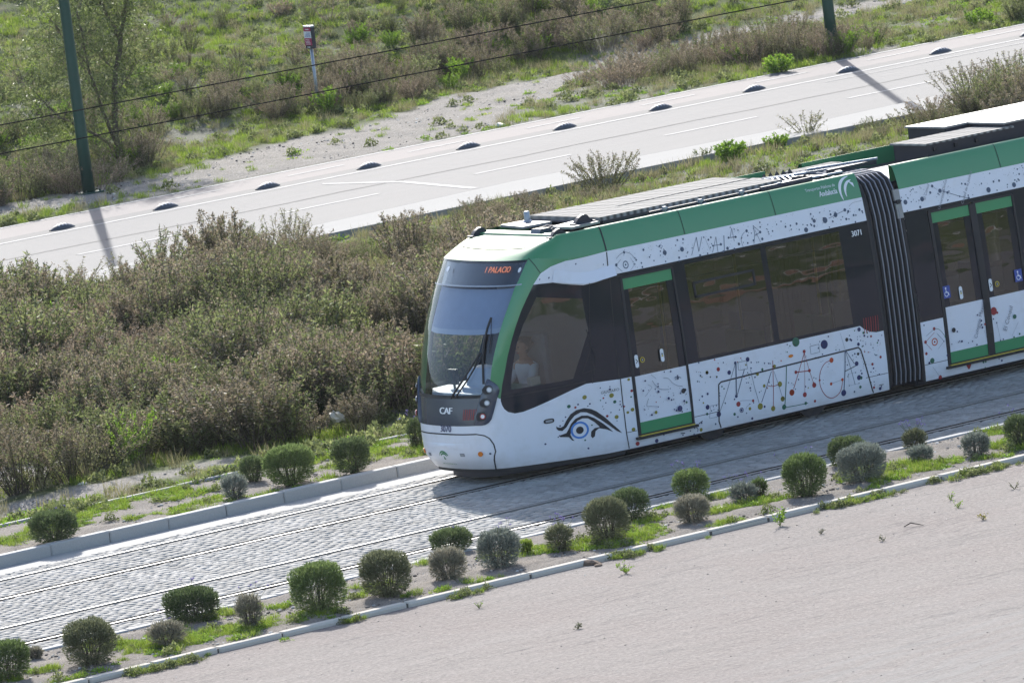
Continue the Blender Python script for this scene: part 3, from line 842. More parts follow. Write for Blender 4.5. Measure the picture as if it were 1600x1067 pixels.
# emblem on the bumper: two green arches over an arrow
def arches(m, s, t, R_, mi=0, off=.004, fn=shell, sx_=1., k2=(1., .66), w0=.16, arrow=True):
    for kk in k2:
        n = 14; outer = []; inner = []
        for i in range(n+1):
            a = radians(18+150*i/n); w_ = R_*w0*sin(pi*min(1, .12+.88*i/n))**.7+.001
            r_ = R_*kk; outer.append((s+sx_*(r_+w_/2)*cos(a), t+(r_+w_/2)*sin(a))); inner.append((s+sx_*(r_-w_/2)*cos(a), t+(r_-w_/2)*sin(a)))
        m.add([fn(p[0], p[1], off) for p in outer+inner], [(i, i+1, n+2+i, n+1+i) for i in range(n)], mi)
    if arrow: m.add([fn(s-.02*R_*10, t-.30*R_, off), fn(s+.12*R_, t-.42*R_, off), fn(s-.05*R_, t+.35*R_, off)], [(0, 1, 2)], mi)
m = MB(); s0, t0 = inv(694, 712.5, .1, .5); arches(m, s0, t0-.02, .105, w0=.26); stext(m, 'JUNTA DE ANDALUCÍA', s0, t0-.145, .032, 0)
mbuild(m, 'bumper_emblem', 'print_lime')
m = MB()
for px, py in ((672, 709), (722.6, 710.7)):
    s0, t0 = inv(px, py, .3, .5); spoly(m, [(s0-.045, t0-.028), (s0+.045, t0-.028), (s0+.045, t0+.028), (s0-.045, t0+.028)], .003, 0)
    spoly(m, [(s0-.03, t0-.016), (s0+.03, t0-.016), (s0+.03, t0+.012), (s0-.03, t0+.012)], .005, 1)
mbuild(m, 'tow_sockets', ['print_grey', 'galv'])
s_o, t_o = inv(751, 708, .7, .5)
for sg in (1, -1):
    m = MB(); b0 = _shell0(sg*s_o, t_o, 0); nn = _shell0(sg*s_o, t_o, .02)-b0; m.disc(b0, nn, .036, .018, 0, 14)
    m.build('indicator', 'amber', tram, True)
m = MB(); s0, t0 = inv(766, 708.5, .8, .5); sdisc(m, s0, t0, .016, mi=0); mbuild(m, 'bumper_button', 'print_slate')
# bumper step crease
m = MB(); s0, t0 = inv(720, 697, .4, .6); m2 = []
for i in range(13):
    s = -.56+1.12*i/12; m2 += [_shell0(s, t0+.035, .001), _shell0(s, t0-.0, .016*sin(pi*i/12)+.001), _shell0(s, t0-.05, .001)]
m.add(m2, [(3*i, 3*i+1, 3*i+4, 3*i+3) for i in range(12)]+[(3*i+1, 3*i+2, 3*i+5, 3*i+4) for i in range(12)])
m.build('bumper_crease', 'white_paint', tram, True)
# oval side indicator
m = MB(); s0, t0 = inv(857.5, 657.7, 1.6, .8)
n = 20; v = []
for k in range(n):
    a = 2*pi*k/n; e = .07*(1 if cos(a) > 0 else -1)*abs(cos(a))**.6; h = .033*(1 if sin(a) > 0 else -1)*abs(sin(a))**.7; v.append(_shell0(s0+e, t0+h, .006))
m.add(v, [tuple(range(n))], 0); spoly(m, [(s0-.045, t0-.016), (s0+.045, t0-.016), (s0+.045, t0+.016), (s0-.045, t0+.016)], .012, 1)
mbuild(m, 'side_marker', ['rubber', 'galv'])
m = MB(); sdisc(m, S(4.88), .83+.165, .045, .022, .006, 0); mbuild(m, 'side_marker', 'amber')

# wipers
def wipe(pts, r, name='wiper', par=tram):
    m = MB(); m.tube(pts, r, 6); return m.build(name, 'rubber', par)
wp = [shell(*inv(px, py, .3, 1.4), off) for px, py, off in ((707, 622, .03), (727, 594, .05), (753, 552, .05))]
w1 = wipe(wp, .016)
wipe([shell(*inv(px, py, .3, 1.4), off) for px, py, off in ((714, 621, .03), (735, 592, .05), (757, 553, .05))], .012, 'wiper_arm', w1)
wipe([shell(*inv(px, py, .6, 1.8), .035) for px, py in ((756.5, 600), (756, 560), (758, 535), (764, 512), (769.5, 497))], .017, 'wiper_blade', w1)
wipe([shell(*inv(px, py, .6, 1.8), .03) for px, py in ((766, 552), (768, 530), (769.5, 500))], .006, 'wiper_blade', w1)
m = MB(); s0, t0 = inv(728, 621.4, .4, 1.3); sstrip(m, [(-s0-.35, TB), (s0+.36, TB)], .045, .010); mbuild(m, 'windshield_trim', 'rubber')

# green roof fairings with the domed front cap
cap = MB(); NS = 90; NV = 9
ss = [SR1*(i/NS)**1.25 for i in range(NS+1)]
def roof_edge(A):
    x, d, z = A; f = min(1, max(0, (1.3-x)/.6)); f = f*f*(3-2*f)
    xb = max(x, 1.25); db = (d-.13)*(1-f)+d*.86*f
    return (xb, db, 3.36-.03*f)
for sg in (1, -1):
    v = []
    for s in ss:
        A = shell(s, T1); A = (A[0], YC-A[1], A[2]); Bp = roof_edge(A)
        for k in range(NV+1):
            u = k/NV; h = 1-(1-u)**1.75
            v.append((A[0]+(Bp[0]-A[0])*u, YC-sg*(A[1]+(Bp[1]-A[1])*u), A[2]+(Bp[2]-A[2])*h))
        v.append((Bp[0], YC-sg*(Bp[1]-.05), Bp[2]+.004)); v.append((Bp[0], YC-sg*(Bp[1]-.055), 3.12))
    W_ = NV+3; f = []
    for i in range(NS):
        lim = W_-1 if ss[i] > S(1.45) else NV
        for k in range(lim): f.append((i*W_+k, (i+1)*W_+k, (i+1)*W_+k+1, i*W_+k+1))
    cap.add(v, f)
# flat part behind the dome
eA = [roof_edge((shell(s, T1)[0], YC-shell(s, T1)[1], 0)) for s in ss if shell(s, T1)[0] <= 1.30]
poly = [(p[0], YC-p[1], p[2]) for p in eA]+[(1.56, YC-1.06, 3.345), (1.56, YC+1.06, 3.345)]+[(p[0], YC+p[1], p[2]) for p in eA[::-1][:-1]]
b0 = len(cap.v); cap.v += [tuple(map(float, p)) for p in poly]; cap.f.append(tuple(range(b0, b0+len(poly)))); cap.m.append(0)
me = bpy.data.meshes.new('roof_fairing'); me.from_pydata(cap.v, [], cap.f); me.update()
import bmesh
bm = bmesh.new(); bm.from_mesh(me); bmesh.ops.remove_doubles(bm, verts=bm.verts, dist=2e-3); bmesh.ops.recalc_face_normals(bm, faces=bm.faces); bm.to_mesh(me); bm.free()
o = link('roof_fairing', me, tram, ['green_paint'], True); me.set_sharp_from_angle(angle=radians(35))
# seams across the fairings and the outline of the hatch in the dome
m = MB()
def capp(s, u, off=.004):
    A = shell(s, T1); sg = 1 if s >= 0 else -1; A = (A[0], (YC-A[1])*sg, A[2]); Bp = roof_edge(A); h = 1-(1-u)**1.75
    return np.array([A[0]+(Bp[0]-A[0])*u, YC-sg*(A[1]+(Bp[1]-A[1])*u+off), A[2]+(Bp[2]-A[2])*h+off*.6])
for sg in (1, -1):
    for x, wd in ((1.80, .028), (3.36, .010), (5.02, .010)):
        v = []
        for k in range(11):
            v += [capp(sg*(S(x)-wd/2), k/10), capp(sg*(S(x)+wd/2), k/10)]
        m.add(v, [(2*k, 2*k+1, 2*k+3, 2*k+2) for k in range(10)])
hp = [( -.72, .95), (-.78, .75), (-.74, .52), (-.60, .40), (-.30, .36), (0, .35), (.30, .36), (.60, .40), (.74, .52), (.78, .75), (.72, .95)]
def hatchp(s, u): 
    p = capp(s*1.05, u, 0.0); return p+np.array([-.002, 0, .006])
hp2 = []
for i in range(len(hp)-1):
    for k in range(5): hp2.append((hp[i][0]+(hp[i+1][0]-hp[i][0])*k/5, hp[i][1]+(hp[i+1][1]-hp[i][1])*k/5))
hp2.append(hp[-1]); v = []
for s, u in hp2:
    p = hatchp(s, u); v += [p+np.array([-.010, 0, -.001]), p+np.array([.012, 0, .003])]
m.add(v, [(2*k, 2*k+1, 2*k+3, 2*k+2) for k in range(len(hp2)-1)])
mbuild(m, 'fairing_seams', 'rubber')
# public transport logo on the fairing above the joint
m = MB()
def capt(s, t, off=.004):
    u = (t-3.0)/.36; return capp(s, min(1, max(0, 1-(1-max(0, min(1, u)))**(1/1.3))), off)
stext(m, 'Transportes Públicos de', S(6.20), 3.215, .062, 0, fn=capt, align='RIGHT', xs=.9); stext(m, 'Andalucía', S(6.21), 3.13, .10, 0, fn=capt, align='RIGHT', xs=.85, bold=.003)
def arc2(cs_, ct_, rx, rz, a0, a1, wmax):
    n = 14; v = []
    for i in range(n+1):
        a = radians(a0+(a1-a0)*i/n); w_ = wmax*sin(pi*(.08+.86*i/n))
        v += [capt(cs_+(rx+w_/2)*cos(a), ct_+(rz+w_/2)*sin(a)), capt(cs_+(rx-w_/2)*cos(a), ct_+(rz-w_/2)*sin(a))]
    m.add(v, [(2*k, 2*k+1, 2*k+3, 2*k+2) for k in range(n)], 0)
arc2(S(6.50), 3.10, .24, .21, 95, 205, .05); arc2(S(6.52), 3.08, .17, .16, 95, 195, .045)
m.add([capt(S(6.44), 3.24), capt(S(6.53), 3.19), capt(S(6.53), 3.13)], [(0, 1, 2)])
mbuild(m, 'transport_logo', 'print_white')

# doors --------------------------------------------------------------
XO2 = 0.0
def side_fn(sg):
    """straight car side: x, height -> point; sg=1 near side, -1 far side"""
    def fn(x, t, off=0.0):
        d = 1.325-float(np.interp(t, *IN))+off
        return np.array([x, YC-sg*d, t])
    return fn
def m1fn(sg):
    def fn(x, t, off=0.0): 
        p = shell(sg*S(x), t, off); return p
    return fn
def orient(m, sg): return m
def gridpatch(m, fn, x0, x1, t0, t1, off=0., mi=0, sg=1):
    n = max(1, int((t1-t0)/.25)); v = []
    for k in range(n+1):
        t = t0+(t1-t0)*k/n; v += [fn(x0, t, off), fn(x1, t, off)]
    m.add(v, [((2*k, 2*k+1, 2*k+3, 2*k+2) if sg > 0 else (2*k, 2*k+2, 2*k+3, 2*k+1)) for k in range(n)], mi)
def bar(m, fn, x0, x1, t0, t1, off0, off1, mi=0):
    """raised bar on the side"""
    n = max(1, int((t1-t0)/.3)); v = []
    for k in range(n+1):
        t = t0+(t1-t0)*k/n; v += [fn(x0, t, off0), fn(x0, t, off1), fn(x1, t, off1), fn(x1, t, off0)]
    f = []
    for k in range(n):
        b = 4*k; f += [(b, b+1, b+5, b+4), (b+1, b+2, b+6, b+5), (b+2, b+3, b+7, b+6)]
    f += [(0, 3, 2, 1), (4*n, 4*n+1, 4*n+2, 4*n+3)]
    m.add(v, f, mi)
def door(fn, sg, x0, x1, par, z0=.36, z1=2.58, post_left=.06, hinge=True, stickers=()):
    d = MB(); gridpatch(d, fn, x0+.03, x1-.01, 1.19, 2.43, -.012, 0, sg); gp = d
    leaf = MB(); gridpatch(leaf, fn, x0+.03, x1-.01, .53, 1.19, -.010, 0, sg)
    door_o = mbuild(leaf, 'door', 'white_paint', par)
    mbuild(gp, 'door_window', 'tint_glass', door_o)
    for a_, b_ in ((2.43, 2.585), (.365, .53)):
        g1 = MB(); gridpatch(g1, fn, x0+.03, x1-.01, a_, b_, -.009, 0, sg); mbuild(g1, 'door_band', 'green_leaf_door', door_o)
    f_ = MB(); bar(f_, fn, x0-.01, x0+.045, .36, 2.59, -.03, .006); bar(f_, fn, x1-.02, x1+.015, .36, 2.59, -.03, .006); bar(f_, fn, x0, x1, 2.585, 2.61, -.03, .006)
    mbuild(f_, 'door_frame', 'rubber', door_o)
    # dark frit down both sides of the pane
    for a_, b_ in ((x0+.045, x0+.15), (x1-.14, x1-.02)):
        fr_ = MB(); gridpatch(fr_, fn, a_, b_, 1.19, 2.43, -.010, 0, sg); mbuild(fr_, 'door_frit', 'black_glass', door_o)
    return door_o
def sill(fn, x0, x1, par):
    m = MB(); bar(m, fn, x0-.06, x1+.05, .30, .335, -.02, .05, 0); bar(m, fn, x0+.02, x1, .336, .352, -.02, .035, 1); bar(m, fn, x0-.01, x1+.01, .352, .366, -.03, .02, 0)
    mbuild(m, 'door_sill', ['rubber', 'yellow'], par)
def stickers(fn, par, lst):
    for kind, x, t in lst:
        m = MB(); r_ = .04
        if kind in ('pill', 'arrowpill'):
            n = 20; v = []
            for k in range(n):
                a = 2*pi*k/n; v.append(fn(x+.032*cos(a), t+.062*(1 if sin(a) > 0 else -1)+.032*sin(a), .004))
            m.add(v, [tuple(range(n))], 0)
            if kind == 'pill': m.add([fn(x-.02, t-.02, .006), fn(x+.02, t-.02, .006), fn(x, t+.02, .006)], [(0, 1, 2)], 1); sdisc(m, x, t+.02, .012, off=.007, mi=2, fn=fn)
            else: sstrip(m, [(x-.012, t-.03), (x+.014, t), (x-.012, t+.03)], .014, .006, 2, fn)
        elif kind == 'button':
            sdisc(m, x, t, .042, off=.008, mi=1, fn=fn, inner=.028); sdisc(m, x, t, .028, off=.006, mi=2, fn=fn); stext(m, '6', x, t, .045, 0, off=.009, fn=fn)
        elif kind == 'wheelchair':
            gridpatch(m, fn, x-.07, x+.07, t-.09, t+.09, .004, 3, 1)
            sdisc(m, x-.008, t+.055, .014, off=.006, mi=0, fn=fn); sstrip(m, [(x-.008, t+.04), (x-.002, t-.01), (x+.03, t-.01), (x+.042, t-.052)], .012, .006, 0, fn)
            sdisc(m, x-.005, t-.03, .038, off=.0055, mi=0, fn=fn, inner=.028)
        mbuild(m, {'pill': 'notice_sticker', 'arrowpill': 'arrow_sticker', 'button': 'door_button', 'wheelchair': 'wheelchair_sticker'}[kind], ['print_white', 'yellow', 'print_black', 'sign_blue'], par)
for sg in (1, -1):
    fn = m1fn(sg); d = door(fn, sg, 2.04, 3.02, tram); sill(fn, 2.04, 3.02, tram)
    if sg > 0: stickers(fn, d, [('arrowpill', 2.15, 1.40), ('button', 2.25, 1.405), ('pill', 2.60, 1.41)])

# middle car ---------------------------------------------------------
XA2, XB2 = 7.31, 13.2
holes = [(7.75, 9.36), (11.3, 12.3)]
regs2 = [('body_panel', [(XA2, T0), (XB2, T0), (XB2, T1), (XA2, T1)]),
         ('band', [(XA2, 1.055), (9.9, 1.055), (9.9, 1.20), (XB2, 1.20), (XB2, 2.67), (XA2, 2.67)]),
         ('win', [(9.75, 1.28), (11.1, 1.28), (11.1, 2.60), (9.75, 2.60)]),
         ('hole', [(7.74, .33), (9.37, .33), (9.37, 2.61), (7.74, 2.61)])]
v2, g2 = partition(regs2, (XA2, XB2, T0, T1), .3, .25)
for sg in (1, -1):
    fn = side_fn(sg)
    for nm, key, mat in (('body_shell', 'body_panel', 'white_paint'), ('window_band', 'band', 'black_glass'), ('side_window', 'win', 'tint_glass')):
        me = patch_mesh(nm, v2, g2[key], (lambda s, t, sg=sg: side_fn(sg)(s, t)), False, False)
        if sg < 0: me.flip_normals()
        link(nm, me, tram, [mat], True)
    a = door(fn, sg, 7.76, 8.54, tram); b = door(fn, sg, 8.60, 9.36, tram); sill(fn, 7.76, 9.36, tram)
    mm = MB(); bar(mm, fn, 8.53, 8.61, .36, 2.59, -.03, .008); mbuild(mm, 'door_seal', 'rubber', tram)
    if sg > 0:
        stickers(fn, a, [('wheelchair', 7.865, 1.41), ('pill', 8.13, 1.355)]); stickers(fn, b, [('arrowpill', 8.70, 1.37), ('button', 8.82, 1.365), ('wheelchair', 9.24, 1.42)])
    m = MB(); v = []; N2 = 9
    for x in (XA2, 7.42, 9.25, 11.2, XB2):
        tuck = .05 if x == XA2 else 0
        for k in range(N2+1):
            u = k/N2; h = 1-(1-u)**1.75; d0 = 1.325-float(np.interp(T1, *IN)); v.append((x, YC-sg*(d0-.13*u), T1+.35*h))
        v.append((x, YC-sg*(d0-.18), 3.364)); v.append((x, YC-sg*(d0-.185), 3.12))
    W_ = N2+3; m.add(v, [(i*W_+k, (i+1)*W_+k, (i+1)*W_+k+1, i*W_+k+1) for i in range(4) for k in range(W_-1)])
    o = m.build('roof_fairing', 'green_paint', tram, True)
    m = MB()
    for x in (9.25, 11.2):
        vv = []
        for k in range(N2+1):
            u = k/N2; h = 1-(1-u)**1.75; vv += [(x-.006, YC-sg*(d0-.13*u+.004), T1+.35*h+.002), (x+.006, YC-sg*(d0-.13*u+.004), T1+.35*h+.002)]
        m.add(vv, [(2*k, 2*k+1, 2*k+3, 2*k+2) for k in range(N2)])
    sstrip(m, [(XA2, .43), (7.74, .43)], .008, fn=fn); sstrip(m, [(9.38, .43), (13, .43)], .008, fn=fn)
    mbuild(m, 'panel_seams', 'rubber')
    # hinge bracket with its strut, beside the joint
    m = MB(); bar(m, fn, 7.19, 7.30, 2.86, 3.02, -.02, .012, 0); bar(m, fn, 7.19, 7.30, 2.60, 2.82, -.02, .012, 0); bar(m, fn, 7.21, 7.27, 2.81, 2.87, -.01, .03, 1)
    m.build('joint_bracket', ['light_metal', 'rubber'], tram)
    # vertical dark end posts
    m = MB(); bar(m, fn, XA2-.05, XA2, .2, 3.0, -.12, -.005); bar(m, side_fn(sg), 6.62, 6.66, .2, 3.0, -.12, -.005); mbuild(m, 'end_post', 'rubber', tram)
m = MB(); m.box(XA2+.02, XB2, .28, 2.37, 3.02, 3.12); m.box(1.5, XR1, .26, 2.39, 3.02, 3.12); m.build('roof_deck', 'dark_metal', tram)
m = MB(); m.box(XA2, XB2, .14, 2.51, 2.70, 2.76); m.box(1.8, XR1, .14, 2.51, 2.70, 2.76); m.build('ceiling', 'interior_light', tram)
m = MB(); m.box(XA2, XB2, .05, 2.60, .28, .345); m.box(1.75, XR1, .07, 2.58, .28, .345); m.box(6.6, 7.35, .3, 2.3, .28, .34); m.build('floor', 'interior_grey', tram)
m = MB(); m.box(XB2-.02, XB2, .05, 2.6, .3, 3.1); m.build('end_wall', 'dark_metal', tram)

# bellows ------------------------------------------------------------
def bell_path(off):
    P = [(.13, .30), (.06, .24), (.03, .40), (.02, 1.2), (.035, 2.0), (.09, 2.7), (.16, 3.02), (.24, 3.18), (.40, 3.27), (.75, 3.30), (1.325, 3.31)]
    P = P+[(2.65-a, b) for a, b in P[-2::-1]]
    out = []
    for i, (a, b) in enumerate(P):
        q0 = P[max(0, i-1)]; q1 = P[min(len(P)-1, i+1)]; dx, dy = q1[0]-q0[0], q1[1]-q0[1]; l = hypot(dx, dy)
        out.append((a-dy/l*off, b+dx/l*off))
    return out
NF = 7; xs_ = []
for i in range(NF):
    x = 6.65+(7.27-6.65)*i/NF; wd = .62/NF; xs_ += [(x, .075), (x+wd*.18, .012), (x+wd*.5, 0.0), (x+wd*.82, .012)]
xs_.append((7.27, .075)); v = []; f = []
for x, o_ in xs_:
    for a, b in bell_path(-o_): v.append((x, a, b))
W_ = len(bell_path(0))
for i in range(len(xs_)-1):
    for k in range(W_-1): f.append((i*W_+k, i*W_+k+1, (i+1)*W_+k+1, (i+1)*W_+k))
m = MB(); m.add(v, f); bel = m.build('bellows', 'rubber', tram, True)
for i in range(NF):
    x = 6.65+.62*(i+.5)/NF
    if i in (0,): continue
    m = MB(); m.tube([(x, a, b) for a, b in bell_path(.006)], .0095, 6, 0); m.build('hoop', 'hoop_metal', bel, True)

# underframe, wheels ---------------------------------------------------
m = MB(); m.box(1.2, 6.5, .30, 2.35, .11, .30, 0, .03); m.box(7.3, 13.1, .25, 2.4, .11, .30, 0, .03); m.box(6.4, 7.4, .5, 2.15, .14, .28)
m.prism([(1.2, .40), (.6, .55), (.15, .75), (-.05, .95), (-.1, 1.325), (-.05, 1.7), (.15, 1.9), (.6, 2.1), (1.2, 2.25)], 'z', .10, .21)
m.build('underframe', 'dark_metal', tram)
for x in (3.55, 5.40, 9.95, 11.8):
    for y in (.30, 2.25):
        m = MB(); m.tube([(x, y, .31), (x, y+.10, .31)], .30, 28, 0); m.tube([(x, y-.02, .31), (x, y, .31)], [.12, .16], 16, 1); m.build('wheel', ['dark_metal', 'rubber'], tram)
m = MB(); sk_ = []
for sg in (1, -1):
    ss_ = [i*.1 for i in range(int(S(1.9)/.1)+1)]
    vv = []
    for s in ss_: p = shell(sg*s, T0+.01, -.05); vv += [p, p+np.array([0, 0, -.085])]
    m.add(vv, [(2*k, 2*k+1, 2*k+3, 2*k+2) for k in range(len(ss_)-1)])
mbuild(m, 'bumper_skirt', 'rubber')

# roof equipment -------------------------------------------------------
m = MB(); m.box(2.14, 3.02, .47, 2.16, 3.40, 3.455, 0); m.box(3.03, 5.5, .50, 1.22, 3.395, 3.45, 0); m.box(3.03, 5.5, 1.26, 2.14, 3.40, 3.455, 0)
dk = m.build('roof_walkway', 'roof_grid', tram)
m = MB(); m.box(2.16, 2.98, .42, 2.2, 3.12, 3.398); m.box(2.98, 5.5, .46, 2.18, 3.12, 3.385)
m.box(2.98, 5.52, .40, .452, 3.22, 3.40); m.build('equipment_case', 'dark_metal', tram)
for x in (3.25, 3.9, 4.65, 5.35):
    m = MB(); m.box(x-.10, x+.10, .385, .46, 3.345, 3.375, 0, .008); m.box(x-.03, x+.03, .37, .42, 3.38, 3.43, 1, .008); m.tube([(x-.08, .38, 3.33), (x+.09, .38, 3.36)], .012, 6, 1); m.tube([(x-.06, .40, 3.40), (x+.0, .39, 3.36), (x+.06, .40, 3.41)], .010, 6, 1)
    m.build('latch', ['dark_metal', 'galv'], tram)
m = MB(); m.box(5.0, 5.95, .36, .42, 3.33, 3.42, 1, .01); m.prism([(5.5, .40), (6.1, .36), (6.0, .9), (5.5, .95)], 'z', 3.30, 3.325, 0); m.box(5.5, 6.3, 1.9, 2.2, 3.28, 3.32, 0); m.box(6.9, 7.8, 2.0, 2.26, 3.27, 3.31, 0)
m.build('roof_plates', ['roof_grid', 'dark_metal'], tram)
# shark-fin aerials, cowl, antenna, front brackets
def fin(x, y, sc_=1.0, z=3.33):
    m = MB(); P = [(0, 0), (.03, .03), (.07, .065), (.13, .095), (.17, .10), (.205, .09), (.24, .05), (.30, .0)]
    m.prism([(x+a*sc_, z+b*sc_) for a, b in P], 'y', y-.035, y+.035); m.box(x-.04, x+.33*sc_, y-.06, y+.06, z-.015, z+.004, 0, .006)
    return m.build('shark_fin_aerial', 'dark_metal', tram)
fin(1.12, 2.19); fin(1.20, .42); fin(1.76, .58, 1.1, 3.425)
m = MB(); m.tube([(2.0, 2.0, 3.395), (2.0, 2.0, 3.42), (2.0, 2.0, 3.53), (2.0, 2.0, 3.545)], [.075, .048, .042, .03], 14, 0); m.build('antenna', 'galv', tram, True)
m = MB(); m.prism([(1.62, 1.62), (2.10, 1.55), (2.12, 2.25), (1.72, 2.28)], 'z', 3.355, 3.39); m.prism([(1.60, .42), (2.12, .44), (2.05, 1.0), (1.62, .9)], 'z', 3.375, 3.41)
m.build('aerial_bracket', 'light_metal', tram)
m = MB(); m.prism([(1.30, .0), (1.34, .07), (1.50, .07), (1.56, .0)], 'y', .80, 1.02); 
for i in range(len(m.v)): m.v[i] = (m.v[i][0], m.v[i][1], m.v[i][2]+3.345)
m.build('cowl', 'navy_gloss', tram)
m = MB()
for i in range(5): m.tube([(1.58+.02*i, .72+.16*i, 3.33), (1.78+.02*i, .72+.16*i, 3.36), (2.1, .72+.16*i, 3.30)], .028, 8)
m.box(1.56, 1.60, .35, 2.3, 3.12, 3.30); m.tube([(2.13, .6, 3.38), (2.13, 2.1, 3.39)], .02, 8)
m.build('cable_bundle', 'dark_metal', tram)
m = MB(); m.tube([(6.75, 1.5, 3.37), (7.62, .93, 3.405)], .022, 6); m.tube([(5.7, 1.5, 3.36), (6.6, 1.35, 3.35)], .02, 6); m.tube([(6.1, 1.75, 3.34), (6.9, 1.45, 3.33), (7.6, 1.2, 3.34)], .018, 6)
m.tube([(5.85, .8, 3.34), (6.7, .62, 3.36)], .02, 6); m.tube([(5.9, 1.1, 3.30), (6.7, .95, 3.32)], .018, 6)
m.build('roof_conduits', 'galv', tram, True)
m = MB(); m.box(6.72, 7.62, .96, 1.02, 3.32, 3.385); 
for x, y in ((6.35, .62), (6.75, .78), (6.2, 1.1)): m.box(x-.05, x+.05, y-.03, y+.03, 3.14, 3.37)
m.box(5.6, 6.55, .55, 1.7, 3.13, 3.26); m.box(5.65, 6.5, 1.9, 2.15, 3.2, 3.27)
m.build('coupling_frame', 'dark_metal', tram)
m = MB()
for i in range(5):
    x = 6.22+.12*i; y = 1.85
    m.add([(x-.055, y-.05, 3.28), (x+.055, y-.05, 3.28), (x+.055, y+.05, 3.28), (x-.055, y+.05, 3.28), (x, y, 3.40)], [(0, 1, 4), (1, 2, 4), (2, 3, 4), (3, 0, 4)])
m.build('insulator_row', 'rubber', tram)
m = MB(); m.tube([(5.6+.0*i, 1.5, 3.3) for i in range(2)], .01)
m = MB()
for i in range(9):
    x = 5.55+.09*i; m.tube([(x, 1.05, 3.28), (x+.10, 1.40, 3.36)], .014, 5)
m.build('resistor_bars', 'galv', tram)
# middle car: low ribbed box, tall equipment box
m = MB(); m.box(8.22, 9.9, .50, 1.28, 3.12, 3.50, 0); m.build('equipment_case', 'dark_metal', tram)
m = MB(); m.box(8.17, 9.86, .47, 1.30, 3.503, 3.53, 0); m.build('ribbed_lid', 'roof_grid', tram)
m = MB(); m.box(9.75, 13.0, .55, 2.25, 3.12, 3.57, 0); m.box(9.30, 9.75, 1.36, 2.25, 3.12, 3.568, 0); m.build('air_conditioner', 'dark_metal', tram)
m = MB(); m.box(9.27, 13.05, 1.36, 2.28, 3.572, 3.600, 0); m.box(9.72, 13.05, .52, 1.358, 3.571, 3.598, 0)
for x, y in ((9.5, 1.5), (9.45, 2.15), (9.9, .7), (10.4, .62), (10.6, 2.1), (11.2, 1.3)): m.tube([(x, y, 3.59), (x, y, 3.615)], .02, 8, 1)
m.build('air_conditioner_lid', ['light_metal', 'dark_metal'], tram)
m = MB()
for x in (8.35, 8.75, 9.15): 
    m.box(x-.03, x+.03, .47, .50, 3.40, 3.46)
for x in (7.85, 8.05): m.box(x, x+.07, 2.38, 2.42, 3.12, 3.33)
m.build('case_latches', 'rubber', tram)

# interior -------------------------------------------------------------
m = MB(); m.box(1.70, 1.76, .12, 2.53, .3, 2.72); m.build('bulkhead', 'interior_grey', tram)
def seat(x, y, face, mat):
    s_ = MB(); s_.box(x-.21, x+.21, y-.21, y+.21, .78, .84, 0, .02); s_.box(x-.21*face-.03, x-.21*face+.03, y-.21, y+.21, .84, 1.42, 0, .02); s_.box(x-.04, x+.04, y-.04, y+.04, .345, .78, 1)
    s_.build('passenger_seat', [mat, 'interior_grey'], tram)
for x, f_ in ((3.55, 1), (4.35, -1), (4.75, 1), (5.6, -1)):
    for y in (.36, .80, 1.95, 2.35): seat(x, y, f_, 'seat_green' if y < 1 else 'seat_blue')
for x in (9.95, 10.8):
    for y in (.36, 2.3): seat(x, y, -1, 'seat_blue')
for x, y in ((2.15, .95), (3.15, .62), (3.15, 2.0), (4.55, .62), (6.1, .75), (7.9, 1.0), (9.3, .8), (8.55, 1.9)):
    m = MB(); m.tube([(x, y, .345), (x, y, 2.70)], .018, 8); m.build('grab_pole', 'yellow', tram, True)
m = MB()
for y in (.75, 1.9): m.tube([(2.2, y, 2.3), (6.5, y, 2.3)], .016, 6); m.tube([(7.4, y, 2.3), (13, y, 2.3)], .016, 6)
m.build('handrail', 'alu', tram)
# hopper windows in the first pane
for y0, m_ in ((1, 1),):
    m = MB(); fn = m1fn(1)
    for a, b, c_, d_ in ((3.33, 4.45, 2.30, 2.335), (3.33, 4.45, 2.10, 2.135), (3.33, 3.365, 2.10, 2.33), (4.415, 4.45, 2.10, 2.33)): bar(m, fn, a, b, c_, d_, -.01, .010)
    mbuild(m, 'hopper_frame', 'rubber', tram)
# cab
m = MB(); m.box(.75, 1.70, .32, 2.33, .40, .46); m.box(.1, .75, .75, 1.9, .40, .46); m.build('cab_floor', 'interior_grey', tram)
m = MB(); m.prism([(-.10, .75), (.15, .42), (.75, .40), (.75, 2.25), (.15, 2.23), (-.10, 1.9)], 'z', 1.18, 1.30, 0)
m.prism([(-.02, .80), (.2, .55), (.6, .55), (.6, 2.1), (.2, 2.1), (-.02, 1.85)], 'z', .5, 1.18, 1); m.build('dashboard', ['interior_light', 'interior_grey'], tram)
m = MB(); n = 14
for lev, (z, k) in enumerate(((1.301, 1.0), (1.36, 1.0), (1.38, .82), (1.55, .78), (1.64, .62), (1.67, .3))): pass
vv = []; lv = ((1.301, .40, .30), (1.37, .40, .30), (1.385, .32, .24), (1.54, .29, .20), (1.63, .22, .14), (1.655, .10, .06))
for z, a, b in lv:
    for k in range(n): 
        an = 2*pi*k/n; ca, sa = cos(an), sin(an); vv.append((.24+b*.85*(1 if ca > 0 else -1)*abs(ca)**.7, 1.05+a*(1 if sa > 0 else -1)*abs(sa)**.7, z))
m.add(vv, [(i*n+k, i*n+(k+1) % n, (i+1)*n+(k+1) % n, (i+1)*n+k) for i in range(len(lv)-1) for k in range(n)]+[tuple(5*n+k for k in range(n))])
m.build('instrument_hood', 'console', tram, True)
m = MB(); m.box(.18, .22, 1.66, 1.86, 1.36, 1.58); m.tube([(.2, 1.76, 1.30), (.2, 1.76, 1.38)], .02); m.build('cab_monitor', 'black_gloss', tram)
